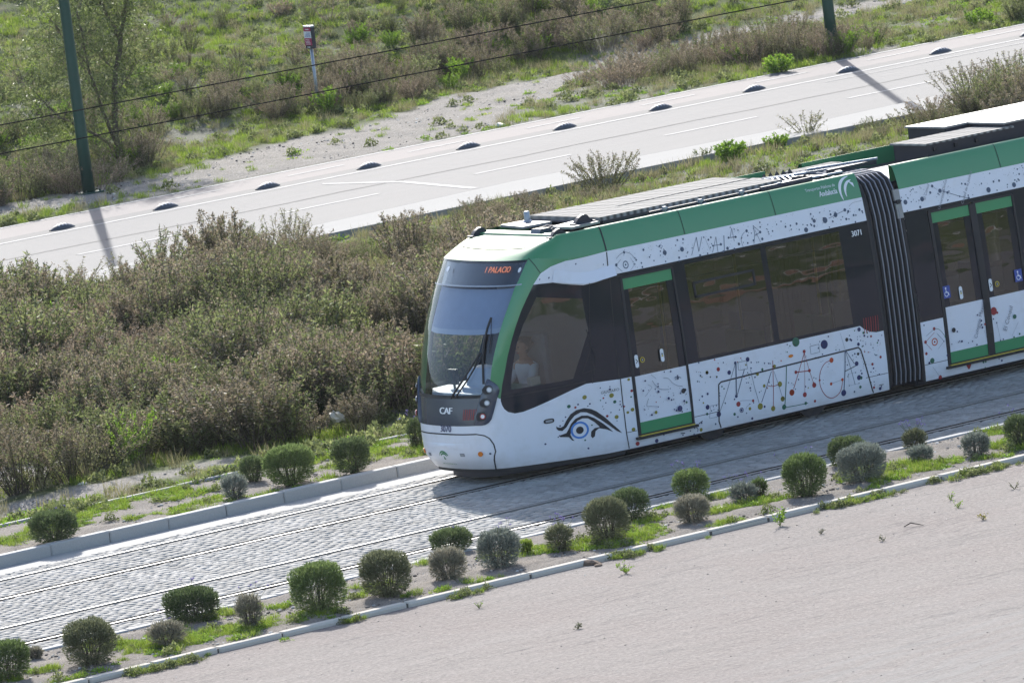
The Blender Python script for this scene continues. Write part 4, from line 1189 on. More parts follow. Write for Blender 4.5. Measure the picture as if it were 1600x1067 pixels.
m = MB(); m.box(.62, .80, .50, .60, 1.302, 1.42, 0, .015); m.build('cab_desk_cup', 'plastic_white', tram)
m = MB(); m.box(1.16, 1.30, .85, 1.45, 1.0, 1.95, 0, .04); m.box(.78, 1.26, .85, 1.45, .92, 1.02, 0, .04); m.box(.95, 1.1, 1.05, 1.25, .46, .92, 0); m.build('driver_seat', 'interior_grey', tram)
# roller blind and display box behind the windshield
def blindp(s, t): return _shell0(s, t, -.10)
m = MB()
for a, b, mi in ((2.16, 2.24, 1), (2.24, 2.74, 0)):
    vv = []; n = 16
    for i in range(n+1):
        s = -.86+1.72*i/n; vv += [blindp(s, a), blindp(s, b)]
    m.add(vv, [(2*i, 2*i+2, 2*i+3, 2*i+1) for i in range(n)], mi)
mbuild(m, 'sun_blind', ['blind', 'console'])
m = MB(); vv = []; n = 16
for i in range(n+1):
    s = -1.0+2.0*i/n; vv += [_shell0(s, 2.76, -.06), _shell0(s, 2.99, -.03)]
m.add(vv, [(2*i, 2*i+2, 2*i+3, 2*i+1) for i in range(n)]); mbuild(m, 'display_panel', 'black_gloss')
m = MB(); m.box(.55, 1.7, .45, 2.2, 2.72, 2.78); m.build('cab_ceiling', 'interior_grey', tram)
m = MB(); s0, t0 = inv(777, 421.5, .5, 2.88); stext(m, '1 PALACIO', s0, t0, .09, 0, off=-.015, fn=_shell0, xs=.95, bold=.003)
mbuild(m, 'destination_text', 'led_orange')
m = MB(); vv = []
for i in range(21):
    s = -1.0+2.0*i/20; vv += [_shell0(s, 2.735, .003), _shell0(s, 2.75, .003)]
m.add(vv, [(2*i, 2*i+2, 2*i+3, 2*i+1) for i in range(20)]); mbuild(m, 'windshield_line', 'galv')
for px, py in ((700.8, 420.5), (812, 422)):
    s0, t0 = inv(px, py, -.8 if px < 750 else .8, 2.9); m = MB(); sdisc(m, s0, t0, .028, off=.006); mbuild(m, 'marker_lamp', 'lamp_glass')

# ------------------------------------------------------------------ plants
def rdir(n, r, up=0.0):
    v = r.standard_normal((n, 3)); v[:, 2] += up; return v/np.linalg.norm(v, axis=1, keepdims=True)
def leaf_quads(P, D, L, Wd, r, fold=.0):
    """leaf-shaped quads (pointed) from base points P along directions D"""
    n = len(P); side = np.cross(D, rdir(n, r)); side /= np.linalg.norm(side, axis=1, keepdims=True)+1e-9
    L = np.broadcast_to(L, (n,))[:, None]; Wd = np.broadcast_to(Wd, (n,))[:, None]
    mid = P+D*L*.45
    v = np.stack([P, mid+side*Wd*.5, P+D*L, mid-side*Wd*.5], 1).reshape(-1, 3)
    return v, np.arange(4*n).reshape(n, 4)
def ribbon(pts, w0, w1, r):
    """thin three-sided stem"""
    k = len(pts); t = np.gradient(pts, axis=0); t /= np.linalg.norm(t, axis=1, keepdims=True)+1e-9
    a = np.cross(t, [0.3, .5, .8]); a /= np.linalg.norm(a, axis=1, keepdims=True)+1e-9; b = np.cross(t, a)
    w = np.linspace(w0, w1, k)[:, None]; rings = [pts+(a*cos(q)+b*sin(q))*w for q in (0, 2.1, 4.2)]
    v = np.stack(rings, 1).reshape(-1, 3); f = []
    for i in range(k-1):
        for j in range(3): f.append((i*3+j, i*3+(j+1) % 3, (i+1)*3+(j+1) % 3, (i+1)*3+j))
    return v, np.array(f)
class Acc:
    def __init__(s): s.v = []; s.f = []; s.m = []; s.t = []; s.n = 0
    def add(s, v, f, m, t):
        s.v.append(v); s.f.append(f+s.n); s.n += len(v); s.m.append(np.full(len(f), m)); s.t.append(np.broadcast_to(t, (len(f),)))
    def mesh(s, name):
        return mesh_np(name, np.concatenate(s.v), [np.concatenate(s.f)], np.concatenate(s.m), np.concatenate(s.t))
def scrub(seed, h=1.0, rad=.12, spread=.45, nst=38, nleaf=36, seedhead=30, leafL=.055, leafW=.014, gmix=(.35, .9), split=False, curl=.35):
    """woody-based perennial: many wand-like stems, narrow leaves, fluffy seed heads towards the tips"""
    r = np.random.default_rng(seed); A = Acc(); B_ = Acc()
    for i in range(nst):
        an = r.random()*2*pi; q = sqrt(r.random()); lean = spread*q
        p0 = np.array([cos(an), sin(an), 0])*rad*q; H = h*(.62+.38*r.random())*(1-.18*q)
        k = 7; tt = np.linspace(0, 1, k)[:, None]
        d = np.array([cos(an), sin(an), 0]); w = r.standard_normal(3)*.05*h
        pts = p0+d*lean*h*(tt**(1+curl))+np.array([0, 0, 1])*H*tt+w*np.sin(tt*3)
        v, f = ribbon(pts, .006, .0025, r); B_.add(v, f, 0, r.random())
        tl = r.random(nleaf)**.8*.86+.12; P = np.stack([np.interp(tl, tt[:, 0], pts[:, j]) for j in range(3)], 1)
        D = rdir(nleaf, r, .5); D[:, :2] += d[:2]*.3
        D /= np.linalg.norm(D, axis=1, keepdims=True)
        v, f = leaf_quads(P, D, leafL*(.6+.7*r.random(nleaf)), leafW*(.7+.6*r.random(nleaf)), r)
        gl = r.random(); A.add(v, f, 1, np.clip(gmix[0]*gl+(gmix[1]-gmix[0])*r.random(nleaf)+.1, 0, 1))
        if seedhead:
            ns = int(seedhead*(.5+r.random())); tl = 1-.42*r.random(ns)**1.4; P = np.stack([np.interp(tl, tt[:, 0], pts[:, j]) for j in range(3)], 1)
            P = P+r.standard_normal((ns, 3))*np.array([.035, .035, .03])*h*(1.25-tl)[:, None]*1.5
            v, f = leaf_quads(P, rdir(ns, r, .6), .022+.016*r.random(ns), .016, r); A.add(v, f, 2, r.random(ns))
    return A, B_
def tuft(seed, n=60, h=.16, rad=.10, wd=.008, lean=.6, m=0):
    r = np.random.default_rng(seed); A = Acc()
    P = r.standard_normal((n, 3))*[rad*.5, rad*.5, 0]; D = rdir(n, r, 2.0/lean); L = h*(.4+.8*r.random(n))
    v, f = leaf_quads(P, D, L, wd, r); A.add(v, f, m, r.random(n)); return A
def clover(seed, n=110, h=.07, rad=.14, sz=.035):
    r = np.random.default_rng(seed); A = Acc()
    P = r.standard_normal((n, 3))*[rad*.5, rad*.5, 0]; P[:, 2] = h*np.exp(-((P[:, 0]**2+P[:, 1]**2)/rad**2))*(.3+.9*r.random(n))
    D = rdir(n, r, .35); v, f = leaf_quads(P, D, sz*(.6+.8*r.random(n)), sz*.7, r); A.add(v, f, 0, r.random(n)); return A

LIB = bpy.data.collections.new('plant_sources')     # source shapes for the uncountable ground cover, not in the scene itself
def lib(name, accs, mats):
    A = Acc()
    for a in accs: 
        for v, f, m, t in zip(a.v, a.f, a.m, a.t): A.v.append(v); A.f.append(f-0); A.m.append(m); A.t.append(t)
    # offsets of the second accumulator
    if len(accs) > 1:
        A = Acc()
        for a in accs:
            V_ = np.concatenate(a.v); A.add(V_, np.concatenate(a.f), 0, 0.); A.m[-1] = np.concatenate(a.m); A.t[-1] = np.concatenate(a.t)
    me = A.mesh(name); o = bpy.data.objects.new(name, me)
    for m in mats: me.materials.append(M[m])
    LIB.objects.link(o); return o
_sc = {}
def subcol(name, objs):
    c = bpy.data.collections.new(name)
    for o in objs: c.objects.link(o); LIB.objects.unlink(o)
    _sc[name] = c; return c
SCR_M = ['twig', 'leaf_green', 'seed_pink']
def mk_scrubs():
    k = []
    k.append(lib('src_scrub', scrub(1, 1.0, seedhead=44, nleaf=30), ['twig', 'leaf_olive', 'seed_pink']))
    k.append(lib('src_scrub', scrub(2, .95, seedhead=60, nleaf=24, spread=.38), ['twig', 'leaf_olive', 'seed_pink']))
    k.append(lib('src_scrub', scrub(3, .85, seedhead=8, nleaf=52, leafL=.06, leafW=.018), ['twig', 'leaf_green', 'seed_pink']))
    k.append(lib('src_scrub', scrub(4, 1.0, seedhead=9, nleaf=50), ['twig', 'leaf_green', 'seed_pink']))
    k.append(lib('src_scrub', scrub(5, .8, seedhead=26, nleaf=30, nst=30, spread=.7), ['twig', 'leaf_dry', 'leaf_dry']))
    k.append(lib('src_scrub', scrub(6, .7, seedhead=0, nleaf=60, leafL=.055, leafW=.024, spread=.6), ['twig', 'leaf_bright', 'leaf_bright']))
    return k
subcol('scrub_sources', mk_scrubs())
subcol('grass_sources', [lib('src_a_tuft', [tuft(11)], ['grass']), lib('src_b_tuft', [tuft(12, 70, .12, .13)], ['grass']), lib('src_c_tuft', [tuft(13, 60, .22, .12, .007)], ['grass_dry']),
                         lib('src_d_clover', [clover(14)], ['leaf_bright']), lib('src_e_clover', [clover(15, 90, .05, .16)], ['grass']), lib('src_f_weed', [clover(16, 120, .13, .15, .045)], ['leaf_green'])])

def instancer_group():
    g = bpy.data.node_groups.new('scatter', 'GeometryNodeTree')
    g.interface.new_socket('Geometry', in_out='INPUT', socket_type='NodeSocketGeometry'); g.interface.new_socket('Geometry', in_out='OUTPUT', socket_type='NodeSocketGeometry')
    g.interface.new_socket('Sources', in_out='INPUT', socket_type='NodeSocketCollection')
    gi = g.nodes.new('NodeGroupInput'); go_ = g.nodes.new('NodeGroupOutput'); ci = g.nodes.new('GeometryNodeCollectionInfo'); ii = g.nodes.new('GeometryNodeInstanceOnPoints')
    ci.inputs['Separate Children'].default_value = True; ci.inputs['Reset Children'].default_value = True; ci.transform_space = 'ORIGINAL'
    def na(n, ty):
        x = g.nodes.new('GeometryNodeInputNamedAttribute'); x.data_type = ty; x.inputs[0].default_value = n; return x.outputs[0]
    L = g.links.new
    L(gi.outputs['Sources'], ci.inputs[0]); L(gi.outputs['Geometry'], ii.inputs['Points']); L(ci.outputs[0], ii.inputs['Instance'])
    ii.inputs['Pick Instance'].default_value = True
    L(na('idx', 'INT'), ii.inputs['Instance Index']); L(na('rot', 'FLOAT_VECTOR'), ii.inputs['Rotation']); L(na('scl', 'FLOAT_VECTOR'), ii.inputs['Scale'])
    L(ii.outputs[0], go_.inputs[0]); return g
GN = instancer_group()
GN_SOCK = [i.identifier for i in GN.interface.items_tree if i.name == 'Sources'][0]
def scatter(name, pts, idx, scl, colname, label, cat, seed=0, tilt=.08):
    r = np.random.default_rng(seed); n = len(pts)
    me = bpy.data.meshes.new(name); me.vertices.add(n); me.vertices.foreach_set('co', np.asarray(pts, np.float32).ravel())
    a = me.attributes.new('idx', 'INT', 'POINT'); a.data.foreach_set('value', np.asarray(idx, np.int32))
    rot = np.stack([r.standard_normal(n)*tilt, r.standard_normal(n)*tilt, r.random(n)*2*pi], 1)
    a = me.attributes.new('rot', 'FLOAT_VECTOR', 'POINT'); a.data.foreach_set('vector', rot.astype(np.float32).ravel())
    scl = np.asarray(scl); scl = np.repeat(scl[:, None], 3, 1) if scl.ndim == 1 else scl
    a = me.attributes.new('scl', 'FLOAT_VECTOR', 'POINT'); a.data.foreach_set('vector', scl.astype(np.float32).ravel())
    me.update(); o = bpy.data.objects.new(name, me); COL.objects.link(o)
    md = o.modifiers.new('scatter', 'NODES'); md.node_group = GN; md[GN_SOCK] = _sc[colname]
    return tag(o, label, cat, kind='stuff')
def visible(x, y, mpx=60):
    """keep what the lens and a small step to its side can see"""
    P = np.stack([x, y, hill(x, y)], 1)-CAM; z = P@_f; px = PW/2+FPX*(P@_r)/z; py = PH/2-FPX*(P@_u)/z
    return (px > -mpx*7) & (px < PW+mpx*7) & (py > -mpx*2.2) & (py < PH+mpx*2)
def jitter_grid(x0, x1, y0, y1, sp, seed):
    r = np.random.default_rng(seed); X, Yv = np.meshgrid(np.arange(x0, x1, sp), np.arange(y0, y1, sp), indexing='ij')
    x = X.ravel()+(r.random(X.size)-.5)*sp*1.1; y = Yv.ravel()+(r.random(X.size)-.5)*sp*1.1
    k = visible(x, y); return x[k], y[k], r

# --- scrub field between the tramway and the road
def pave_edge(x): return np.interp(x, [p[0] for p in pn], [p[1] for p in pn])
x, y, r = jitter_grid(-14, 46, 7.6, 31, .50, 31)
n1 = vnoise(x, y, 2.2, 41); n2 = vnoise(x, y, .9, 42); dm = dirt_mask(x, y)
path = np.interp(x, [-10, -4, -1, 2, 4, 8], [10.3, 10.0, 8.6, 8.1, 8.3, 9.0])
n4 = vnoise(x, y, 1.25, 48)
hgt = .30+.55*n1+.75*np.clip(n4-.25, 0, 1)+.3*(n2-.5)
edge = pave_edge(x)-y
# low herbs near the pavement towards the right, tall scrub in the middle and along the kerb at the far right
right = np.clip((x-13-.62*(y-18))/5, 0, 1)
hgt = hgt*(1-.72*right)
hgt = np.where(edge < 1.3, hgt*(.60-.25*right), hgt)
far_r = np.clip((x-29)/2, 0, 1)*(edge < 2.6); hgt = np.maximum(hgt, far_r*.7)
clear = np.exp(-(((x+2.2)/2.6)**2+((y-10.9)/1.0)**2)*1.2)
keep = (y > path) & (edge > .25) & (r.random(len(x)) < .82) & (clear < .45)
keep &= ~((edge < 1.6) & (n2 < .42) & (x > 8)); keep &= (n4 > .33); hgt = hgt*1.3*np.where((edge < 7.5) & (x > 15) & (x < 28.5), .50, 1)*(.8+.4*vnoise(x, y, .6, 49))
x, y, hgt, n1, n2 = x[keep], y[keep], hgt[keep], n1[keep], n2[keep]
q = vnoise(x, y, 1.1, 43)*.85+r.random(len(x))*.15
idx = np.select([q < .26, q < .40, q < .58, q < .70, q < .87], [0, 3, 1, 2, 4], 5)
scl = np.stack([hgt*(1.0+.25*r.random(len(x))), hgt*(1.0+.25*r.random(len(x))), hgt*(.75+.45*r.random(len(x)))], 1)
scatter('scrub_thicket', np.stack([x, y, hill(x, y)-.02], 1), idx, scl, 'scrub_sources', 'dense tangle of brown and green wild scrub between the tram track and the road', 'scrub', 51)
# --- grass and low herbs in the field
x, y, r = jitter_grid(-14, 46, 5.9, 31, .17, 32)
edge = pave_edge(x)-y; dm = dirt_mask(x, y); path = np.interp(x, [-10, -4, -1, 2, 4, 8], [8.6, 8.6, 7.6, 7.2, 7.4, 8.0])
wd = np.interp(x, [-10, -4, -1, 4], [1.5, 1.3, .75, .7])
clear = np.exp(-(((x+2.2)/2.6)**2+((y-10.9)/1.0)**2)*1.2)
keep = (edge > .1) & ((np.abs(y-path) > wd*(.7+.5*r.random(len(x)))) | (r.random(len(x)) < .05)) & ((clear < .4) | (r.random(len(x)) < .08)) & (r.random(len(x)) < .42)
x, y = x[keep], y[keep]; q = vnoise(x, y, 1.1, 44)*.6+r.random(len(x))*.4
idx = np.select([q < .30, q < .45, q < .58, q < .68, q < .78], [0, 1, 2, 5, 4], 3)
scatter('meadow_grass', np.stack([x, y, hill(x, y)-.03], 1), idx, .7+.8*r.random(len(x)), 'grass_sources', 'mixed green grass and low herbs under the wild scrub', 'grass', 52)

# --- ground cover of the two planting strips
def strip_cover(name, y0, y1, seed, thr, label):
    x, y, r = jitter_grid(-18, 16, y0, y1, .085, seed)
    n_ = vnoise(x, y*1.6, .8, seed+1)*.65+vnoise(x, y, .25, seed+2)*.35
    k = (n_ > thr) & (r.random(len(x)) < .8); x, y, n_ = x[k], y[k], n_[k]
    q = r.random(len(x)); idx = np.select([q < .25, q < .45, q < .75, q < .82], [0, 1, 3, 5], 4)
    scatter(name, np.stack([x, y, np.full(len(x), .055 if y1 < 0 else .10)], 1), idx, .35+.5*r.random(len(x)), 'grass_sources', label, 'ground cover', seed)
strip_cover('clover_cover', -6.50, -4.22, 61, .61, 'patchy bright green clover and grass in the bed between the track and the car park')
strip_cover('clover_cover', 3.42, 5.72, 64, .54, 'patchy bright green clover and grass behind the tall kerb on the far side of the track')
# lush clover that spills over the edging
x, y, r = jitter_grid(-12, 8, 5.0, 7.2, .10, 67)
c_ = np.interp(x, [-9, -6, -3, -1, 1, 3], [5.8, 6.1, 6.2, 5.9, 6.2, 6.3]); k = (np.abs(y-c_) < .62*(.25+1.1*vnoise(x, y, 1.3, 68))) & (vnoise(x, x*0, 1.1, 69) > .22)
x, y = x[k], y[k]; q = r.random(len(x))
scatter('clover_bank', np.stack([x, y, np.full(len(x), .03)], 1), np.select([q < .6, q < .8], [3, 5], 4), .7+.7*r.random(len(x)), 'grass_sources', 'lush clover spilling over the thin edging kerb beside the dirt path', 'ground cover', 68)
# weeds along the foot of the car park kerb
x, y, r = jitter_grid(-18, 8, -6.95, -6.72, .07, 70)
k = (vnoise(x, y*0, .7, 71)*.6+vnoise(x, y, .2, 72)*.4 > .59); x, y = x[k], y[k]; q = r.random(len(x))
scatter('kerb_weeds', np.stack([x, y, np.zeros(len(x))], 1), np.select([q < .5, q < .7], [5, 3], 0), .25+.45*r.random(len(x)), 'grass_sources', 'small green weeds along the foot of the car park kerb', 'weeds', 71)

# --- bank beyond the road
x, y, r = jitter_grid(8, 66, 40.5, 84, .21, 33)
n_ = vnoise(x, y, 1.5, 46); dm = dirt_mask(x, y); k = (r.random(len(x)) > dm*.93) & (r.random(len(x)) < .78)
x, y = x[k], y[k]; q = vnoise(x, y, 2.4, 47)*.6+r.random(len(x))*.4
idx = np.select([q < .32, q < .52, q < .60, q < .68, q < .8], [0, 1, 2, 5, 4], 3)
scatter('bank_grass', np.stack([x, y, hill(x, y)-.02], 1), idx, .55+.75*r.random(len(x)), 'grass_sources', 'rough green grass covering the bank beyond the road', 'grass', 53)
HB = []   # scrub belts on the bank: centre (px), half sizes in m, height, number, dryness
for px, py, rx, ry, h, n_, dry in ((60, 290, 3.2, .9, .95, 60, .55), (40, 240, 3.5, 1.2, .9, 50, .4), (420, 170, 2.2, .8, .85, 34, .75), (560, 150, 2.3, .9, .9, 46, .75), (655, 130, 2.2, .9, .9, 36, .7), (600, 95, 2.5, .9, .8, 26, .6),
                                     (760, 75, 2.4, .8, .9, 26, .8), (850, 50, 2.0, .9, .9, 22, .4), (960, 55, 2.0, 1.0, .95, 26, .75), (975, 115, 1.5, .7, .8, 18, .85), (1160, 85, 2.2, 1.1, .95, 42, .7), (1250, 80, 2.0, 1.0, .9, 34, .6),
                                     (1330, 70, 1.6, .8, .8, 18, .6), (130, 120, 4, 2, .7, 40, .2), (250, 40, 3, 1.5, .6, 14, .5), (1090, 20, 3, 1, .6, 10, .5), (1590, 25, 1.2, .6, .8, 10, .1), (700, 15, 5, 2, .8, 34, .5), (330, 130, 2.5, 1.0, .6, 20, .6)):
    p = GT(px, py+(2 if 300 < px < 900 else 10)); r = np.random.default_rng(int(px*7+py))
    n_ = int(n_*.62); a = r.random(n_)*2*pi; q = np.sqrt(r.random(n_)); bx, by = p[0]+rx*q*np.cos(a)-.3*ry*q*np.sin(a), p[1]+ry*q*np.sin(a)*1.5+.25*rx*q*np.cos(a)
    ok = by > 40.9
    for xx, yy in zip(bx[ok], by[ok]):
        kk = r.random(); ix = (r.choice([0, 1, 4]) if kk < dry else r.choice([2, 3, 5])); HB.append((xx, yy, ix, h*(.55+.5*r.random())))
HB = np.array(HB)
scatter('bank_scrub', np.stack([HB[:, 0], HB[:, 1], hill(HB[:, 0], HB[:, 1])-.03], 1), HB[:, 2].astype(int), HB[:, 3], 'scrub_sources', 'belts of dry brown and green scrub on the bank beyond the road', 'scrub', 54)

# ------------------------------------------------------------------ plants one can count
def child_np(name, acc, parent, mats):
    me = acc.mesh(name); o = bpy.data.objects.new(name, me)
    for m in mats: me.materials.append(M[m])
    COL.objects.link(o); o.parent = parent; return o
def clipped(px, py, wpx, hpx, kind, label, z0=.05, scraggy=0., flowers=0, group='clipped shrubs in the planting beds', cat='shrub', seed=None, dpt=None):
    """rounded clipped shrub: a shell of short sprays around a twiggy heart, on several short stems"""
    c = G(px, py-3, z0); k = 113.0; a = wpx/k/2*.92; h = hpx/k*.95
    seed = seed or int(px*13+py); r = np.random.default_rng(seed)
    b = a*(.9+.2*r.random()); cy = c[1]+.811*b*.95; cx = c[0]+.585*b*.95
    o = empty('lavender_bush' if flowers or kind in ('bush_grey', 'bush_tan') else 'clipped_bush', (cx, cy, z0), label, cat, group)
    A = Acc(); n = int(11000*(a/.33)**2*(h/.6)**.6*(1-.6*scraggy))+500
    d = rdir(n, r); d[:, 2] = np.where((d[:, 2] < 0) & (r.random(n) < .35), -d[:, 2], d[:, 2])
    d /= np.linalg.norm(d, axis=1, keepdims=True)
    ex = 2.8; q = (np.abs(d[:, 0])**ex+np.abs(d[:, 1])**ex+np.abs(d[:, 2])**ex)**(-1/ex)
    lump = 1+.17*(vnoise(d[:, 0]*2+5+seed, d[:, 1]*2+d[:, 2]*2, .55, seed % 97)-.5)+.10*(vnoise(d[:, 0]*5+seed, d[:, 1]*5+d[:, 2]*3, .5, seed % 89)-.5)
    rr = (1-.42*r.random(n)**(1.6-.9*scraggy))*lump*(1+scraggy*.35*(r.random(n)-.5))
    hz_ = h*.55; P = np.stack([d[:, 0]*q*a*rr, d[:, 1]*q*b*rr, hz_*.92+d[:, 2]*q*np.where(d[:, 2] > 0, h-hz_*.92, hz_*.92)*rr], 1)
    P[:, 2] = np.clip(P[:, 2], .015, None)
    D = d+r.standard_normal((n, 3))*.38+np.array([0, 0, .55]); D /= np.linalg.norm(D, axis=1, keepdims=True)
    L = (.035+.035*r.random(n))*(1+.5*scraggy); v, f = leaf_quads(P-D*L[:, None]*.4, D, L, .008+.005*r.random(n), r)
    A.add(v, f, 0, np.clip(.15+.75*r.random(n)+.15*(rr-.8), 0, 1)); child_np('foliage', A, o, [kind])
    B_ = Acc(); ns = 26
    for i in range(ns):
        an = r.random()*2*pi; u = sqrt(r.random())*.85; t_ = np.linspace(0, 1, 5)[:, None]
        e = np.array([cos(an)*a*u, sin(an)*b*u, h*(.55+.3*r.random())]); s_ = np.array([cos(an)*.05, sin(an)*.05, -.03])
        v, f = ribbon(s_+(e-s_)*t_+r.standard_normal((5, 3))*.008, .009, .003, r); B_.add(v, f, 0, r.random())
    child_np('stems', B_, o, ['twig'])
    if flowers:
        Fm = Acc(); S2 = Acc()
        for i in range(flowers):
            an = r.random()*2*pi; u = r.random(); p = np.array([cos(an)*a*u, sin(an)*b*u, h*.85]); e = p+np.array([cos(an)*.12*u, sin(an)*.12, .10+.09*r.random()])
            v, f = ribbon(np.stack([p, (p+e)/2, e]), .0025, .002, r); S2.add(v, f, 0, .5)
            m_ = 7; v, f = leaf_quads(e+r.standard_normal((m_, 3))*.008, rdir(m_, r, 1), .022, .012, r); Fm.add(v, f, 0, .5)
        child_np('flower_spikes', Fm, o, ['lilac']); child_np('flower_stalks', S2, o, ['leaf_green'])
    return o
NB = [(16, 1070, 64, 60, 'bush_lush', 'green clipped bush cut by the left edge of the view', 0, 0),
      (143, 1046, 74, 68, 'bush_olive', 'brownish olive clipped bush, second from the left in the bed beside the car park', 0, 0),
      (262, 1016, 56, 38, 'bush_tan', 'low tan scraggly bush just in front of the wide dark green one', .8, 3),
      (302, 981, 80, 54, 'bush_green', 'wide dark green bush near the track kerb, behind the low tan scraggly bush', 0, 5),
      (392, 986, 42, 52, 'bush_tan', 'thin twiggy greyish bush beside the big bright green one in the near bed', .7, 4),
      (501, 965, 82, 76, 'bush_lush', 'largest bright green clipped bush above the two stones at the car park kerb', 0, 0),
      (607, 939, 74, 70, 'bush_olive', 'dark olive box shaped bush right of the largest bright green one', 0, 0),
      (707, 869, 62, 38, 'bush_green', 'low dark green bush touching the track side kerb behind an olive grey bush', 0, 2),
      (702, 913, 58, 50, 'bush_tan', 'round grey olive bush standing in front of the low dark green one', .25, 0),
      (783, 894, 66, 60, 'bush_grey', 'silvery blue grey bush with lilac tips in the middle of the near bed', .15, 6),
      (823, 871, 22, 24, 'grass', 'tiny yellow green shrub right behind the silvery blue grey bush', .2, 0),
      (877, 867, 40, 42, 'bush_olive', 'small slim lavender bush with pale lilac flowers left of the tall olive pair', .35, 12),
      (953, 854, 68, 70, 'bush_olive', 'tall olive clipped bush, front one of the overlapping pair below the tram door', 0, 0),
      (988, 820, 56, 52, 'bush_green', 'green bush behind the tall olive one of the overlapping pair below the tram door', 0, 0),
      (1083, 784, 54, 46, 'bush_lush', 'bright green ball shaped bush with lilac stalks behind a grey bush', 0, 9),
      (1085, 823, 56, 44, 'bush_tan', 'pale grey brown round bush in front of the bright green ball', .3, 0),
      (1163, 790, 44, 30, 'bush_grey', 'low silvery bush with pale dry flowers on the clover', .8, 8),
      (1188, 781, 26, 30, 'bush_lush', 'small feathery green bush right of the low silvery one', .5, 0),
      (1262, 781, 70, 66, 'bush_lush', 'tall green clipped bush leaning over the kerb above a yellow weed', .05, 4),
      (1328, 733, 60, 46, 'bush_green', 'dark green rounded bush behind the wide grey green one on the right', 0, 0),
      (1352, 759, 74, 60, 'bush_grey', 'wide grey green dome bush with its back against a dark green one', .0, 0),
      (1432, 710, 38, 36, 'bush_olive', 'small green lavender bush with many lilac flowers at the track kerb', .1, 16),
      (1441, 727, 40, 26, 'bush_grey', 'low dark grey bush in front of the flowering lavender', .5, 0),
      (1528, 718, 46, 38, 'bush_grey', 'blue grey bush standing alone in the near bed towards the right edge', .2, 0),
      (1594, 703, 42, 52, 'bush_green', 'green clipped bush cut by the right edge of the view', 0, 3),
      (55, 1034, 24, 18, 'bush_tan', 'tiny dry bush between the two leftmost bushes of the near bed', .9, 0)]
for px, py, w_, h_, k_, lab, scr, fl in NB: clipped(px, py, w_, h_, k_, lab, .06, scr, fl)
for px, py, w_, h_, k_, lab, scr, fl in [(86, 853, 76, 50, 'bush_green', 'wide dark green bush alone behind the tall grey kerb at the far left', 0, 2),
      (368, 785, 42, 42, 'bush_grey', 'small blue grey bush in front of the group of three behind the tall kerb', .2, 0),
      (396, 757, 44, 42, 'bush_green', 'dark bush half hidden between the blue grey one and the big green one', .1, 0),
      (455, 764, 80, 66, 'bush_lush', 'biggest bright dark green ball bush behind the tall grey kerb', 0, 0),
      (552, 744, 64, 58, 'bush_green', 'green olive bush behind the tall kerb, between the biggest ball bush and the tram', 0, 0),
      (652, 702, 30, 48, 'bush_green', 'dark bush peeking out behind the front corner of the tram', 0, 6)]:
    clipped(px, py, w_, h_, k_, lab, .13, scr, fl, 'clipped shrubs behind the tall kerb')

def wild(px, py, h, label, seed, kinds=('twig', 'leaf_olive', 'seed_pink'), name='wild_shrub', loc=None, **kw):
    p = loc if loc is not None else (GT(px, py) if py < 300 and G(px, py)[1] > 41 else G(px, py, .02))
    o = empty(name, (p[0], p[1], float(hill(p[0], p[1]))-.02), label, 'shrub')
    A, B_ = scrub(seed, h, **kw); child_np('foliage', A, o, [kinds[0], kinds[1], kinds[2]]); child_np('stems', B_, o, [kinds[0]])
    return o
G1 = dict(nleaf=40, seedhead=14)
wild(943, 293, .86, 'round wild shrub with pink brown plumes against the pavement kerb above the tram roof', 101, spread=.62, rad=.25, nst=60, nleaf=44, seedhead=22)
wild(1263, 214, .62, 'sparse bare topped shrub in front of the pale pavement right of the leafy green one', 102, spread=.75, nst=20, nleaf=34, seedhead=8)
wild(1140, 250, .42, 'compact bright leafy shrub by the pavement above the tram windows', 103, ('twig', 'leaf_bright', 'leaf_bright'), nst=34, nleaf=44, seedhead=0, leafL=.07, leafW=.034, rad=.14)
wild(1215, 232, .34, 'small bright leafy shrub beside the sparse bare topped one', 104, ('twig', 'leaf_bright', 'leaf_bright'), nst=22, nleaf=36, seedhead=0, leafL=.06, leafW=.03)
wild(1100, 249, .30, 'small thin green shrub just left of the compact leafy one', 105, ('twig', 'leaf_green', 'leaf_green'), nst=12, nleaf=30, seedhead=0)
wild(194, 455, .80, 'tall thin dark shrub standing against the pale road at the left', 106, spread=.4, nst=14, nleaf=30, seedhead=4)
wild(130, 452, .70, 'leaning thin dark shrub left of the lamp post shadow', 107, spread=.9, nst=12, nleaf=26, seedhead=10)
wild(365, 425, .95, 'bushy dark green shrub standing out over the road edge', 108, ('twig', 'leaf_green', 'leaf_olive'), spread=.5, nst=46, rad=.2, nleaf=44, seedhead=6)
wild(450, 395, .9, 'tall olive shrub whose tips cross the road edge', 109, spread=.5, nst=36, rad=.25, nleaf=40, seedhead=12)
wild(205, 728, 1.05, 'tall light green willowy shrub at the front edge of the scrub by the dirt path', 110, ('twig', 'leaf_bright', 'leaf_green'), spread=.35, nst=26, nleaf=60, seedhead=0, leafL=.05, leafW=.02)
wild(140, 742, .85, 'wide arching brown shrub leaning over the gravel at the lower left', 111, ('twig', 'leaf_olive', 'seed_pink'), spread=1.0, nst=60, rad=.3, nleaf=34, seedhead=16)
wild(50, 690, .6, 'low straw coloured grassy shrub at the left edge above the gravel', 112, ('dry_wood', 'grass_dry', 'grass_dry'), spread=1.1, nst=60, rad=.4, nleaf=30, seedhead=0, leafL=.09, leafW=.008)
wild(395, 690, 1.1, 'tall brown topped shrub with a dark green base behind the big round bush', 113, spread=.55, nst=60, rad=.35, nleaf=44, seedhead=26)
wild(590, 640, 1.0, 'broad pinkish brown shrub next to the tram nose', 114, spread=.6, nst=70, rad=.4, nleaf=36, seedhead=30)
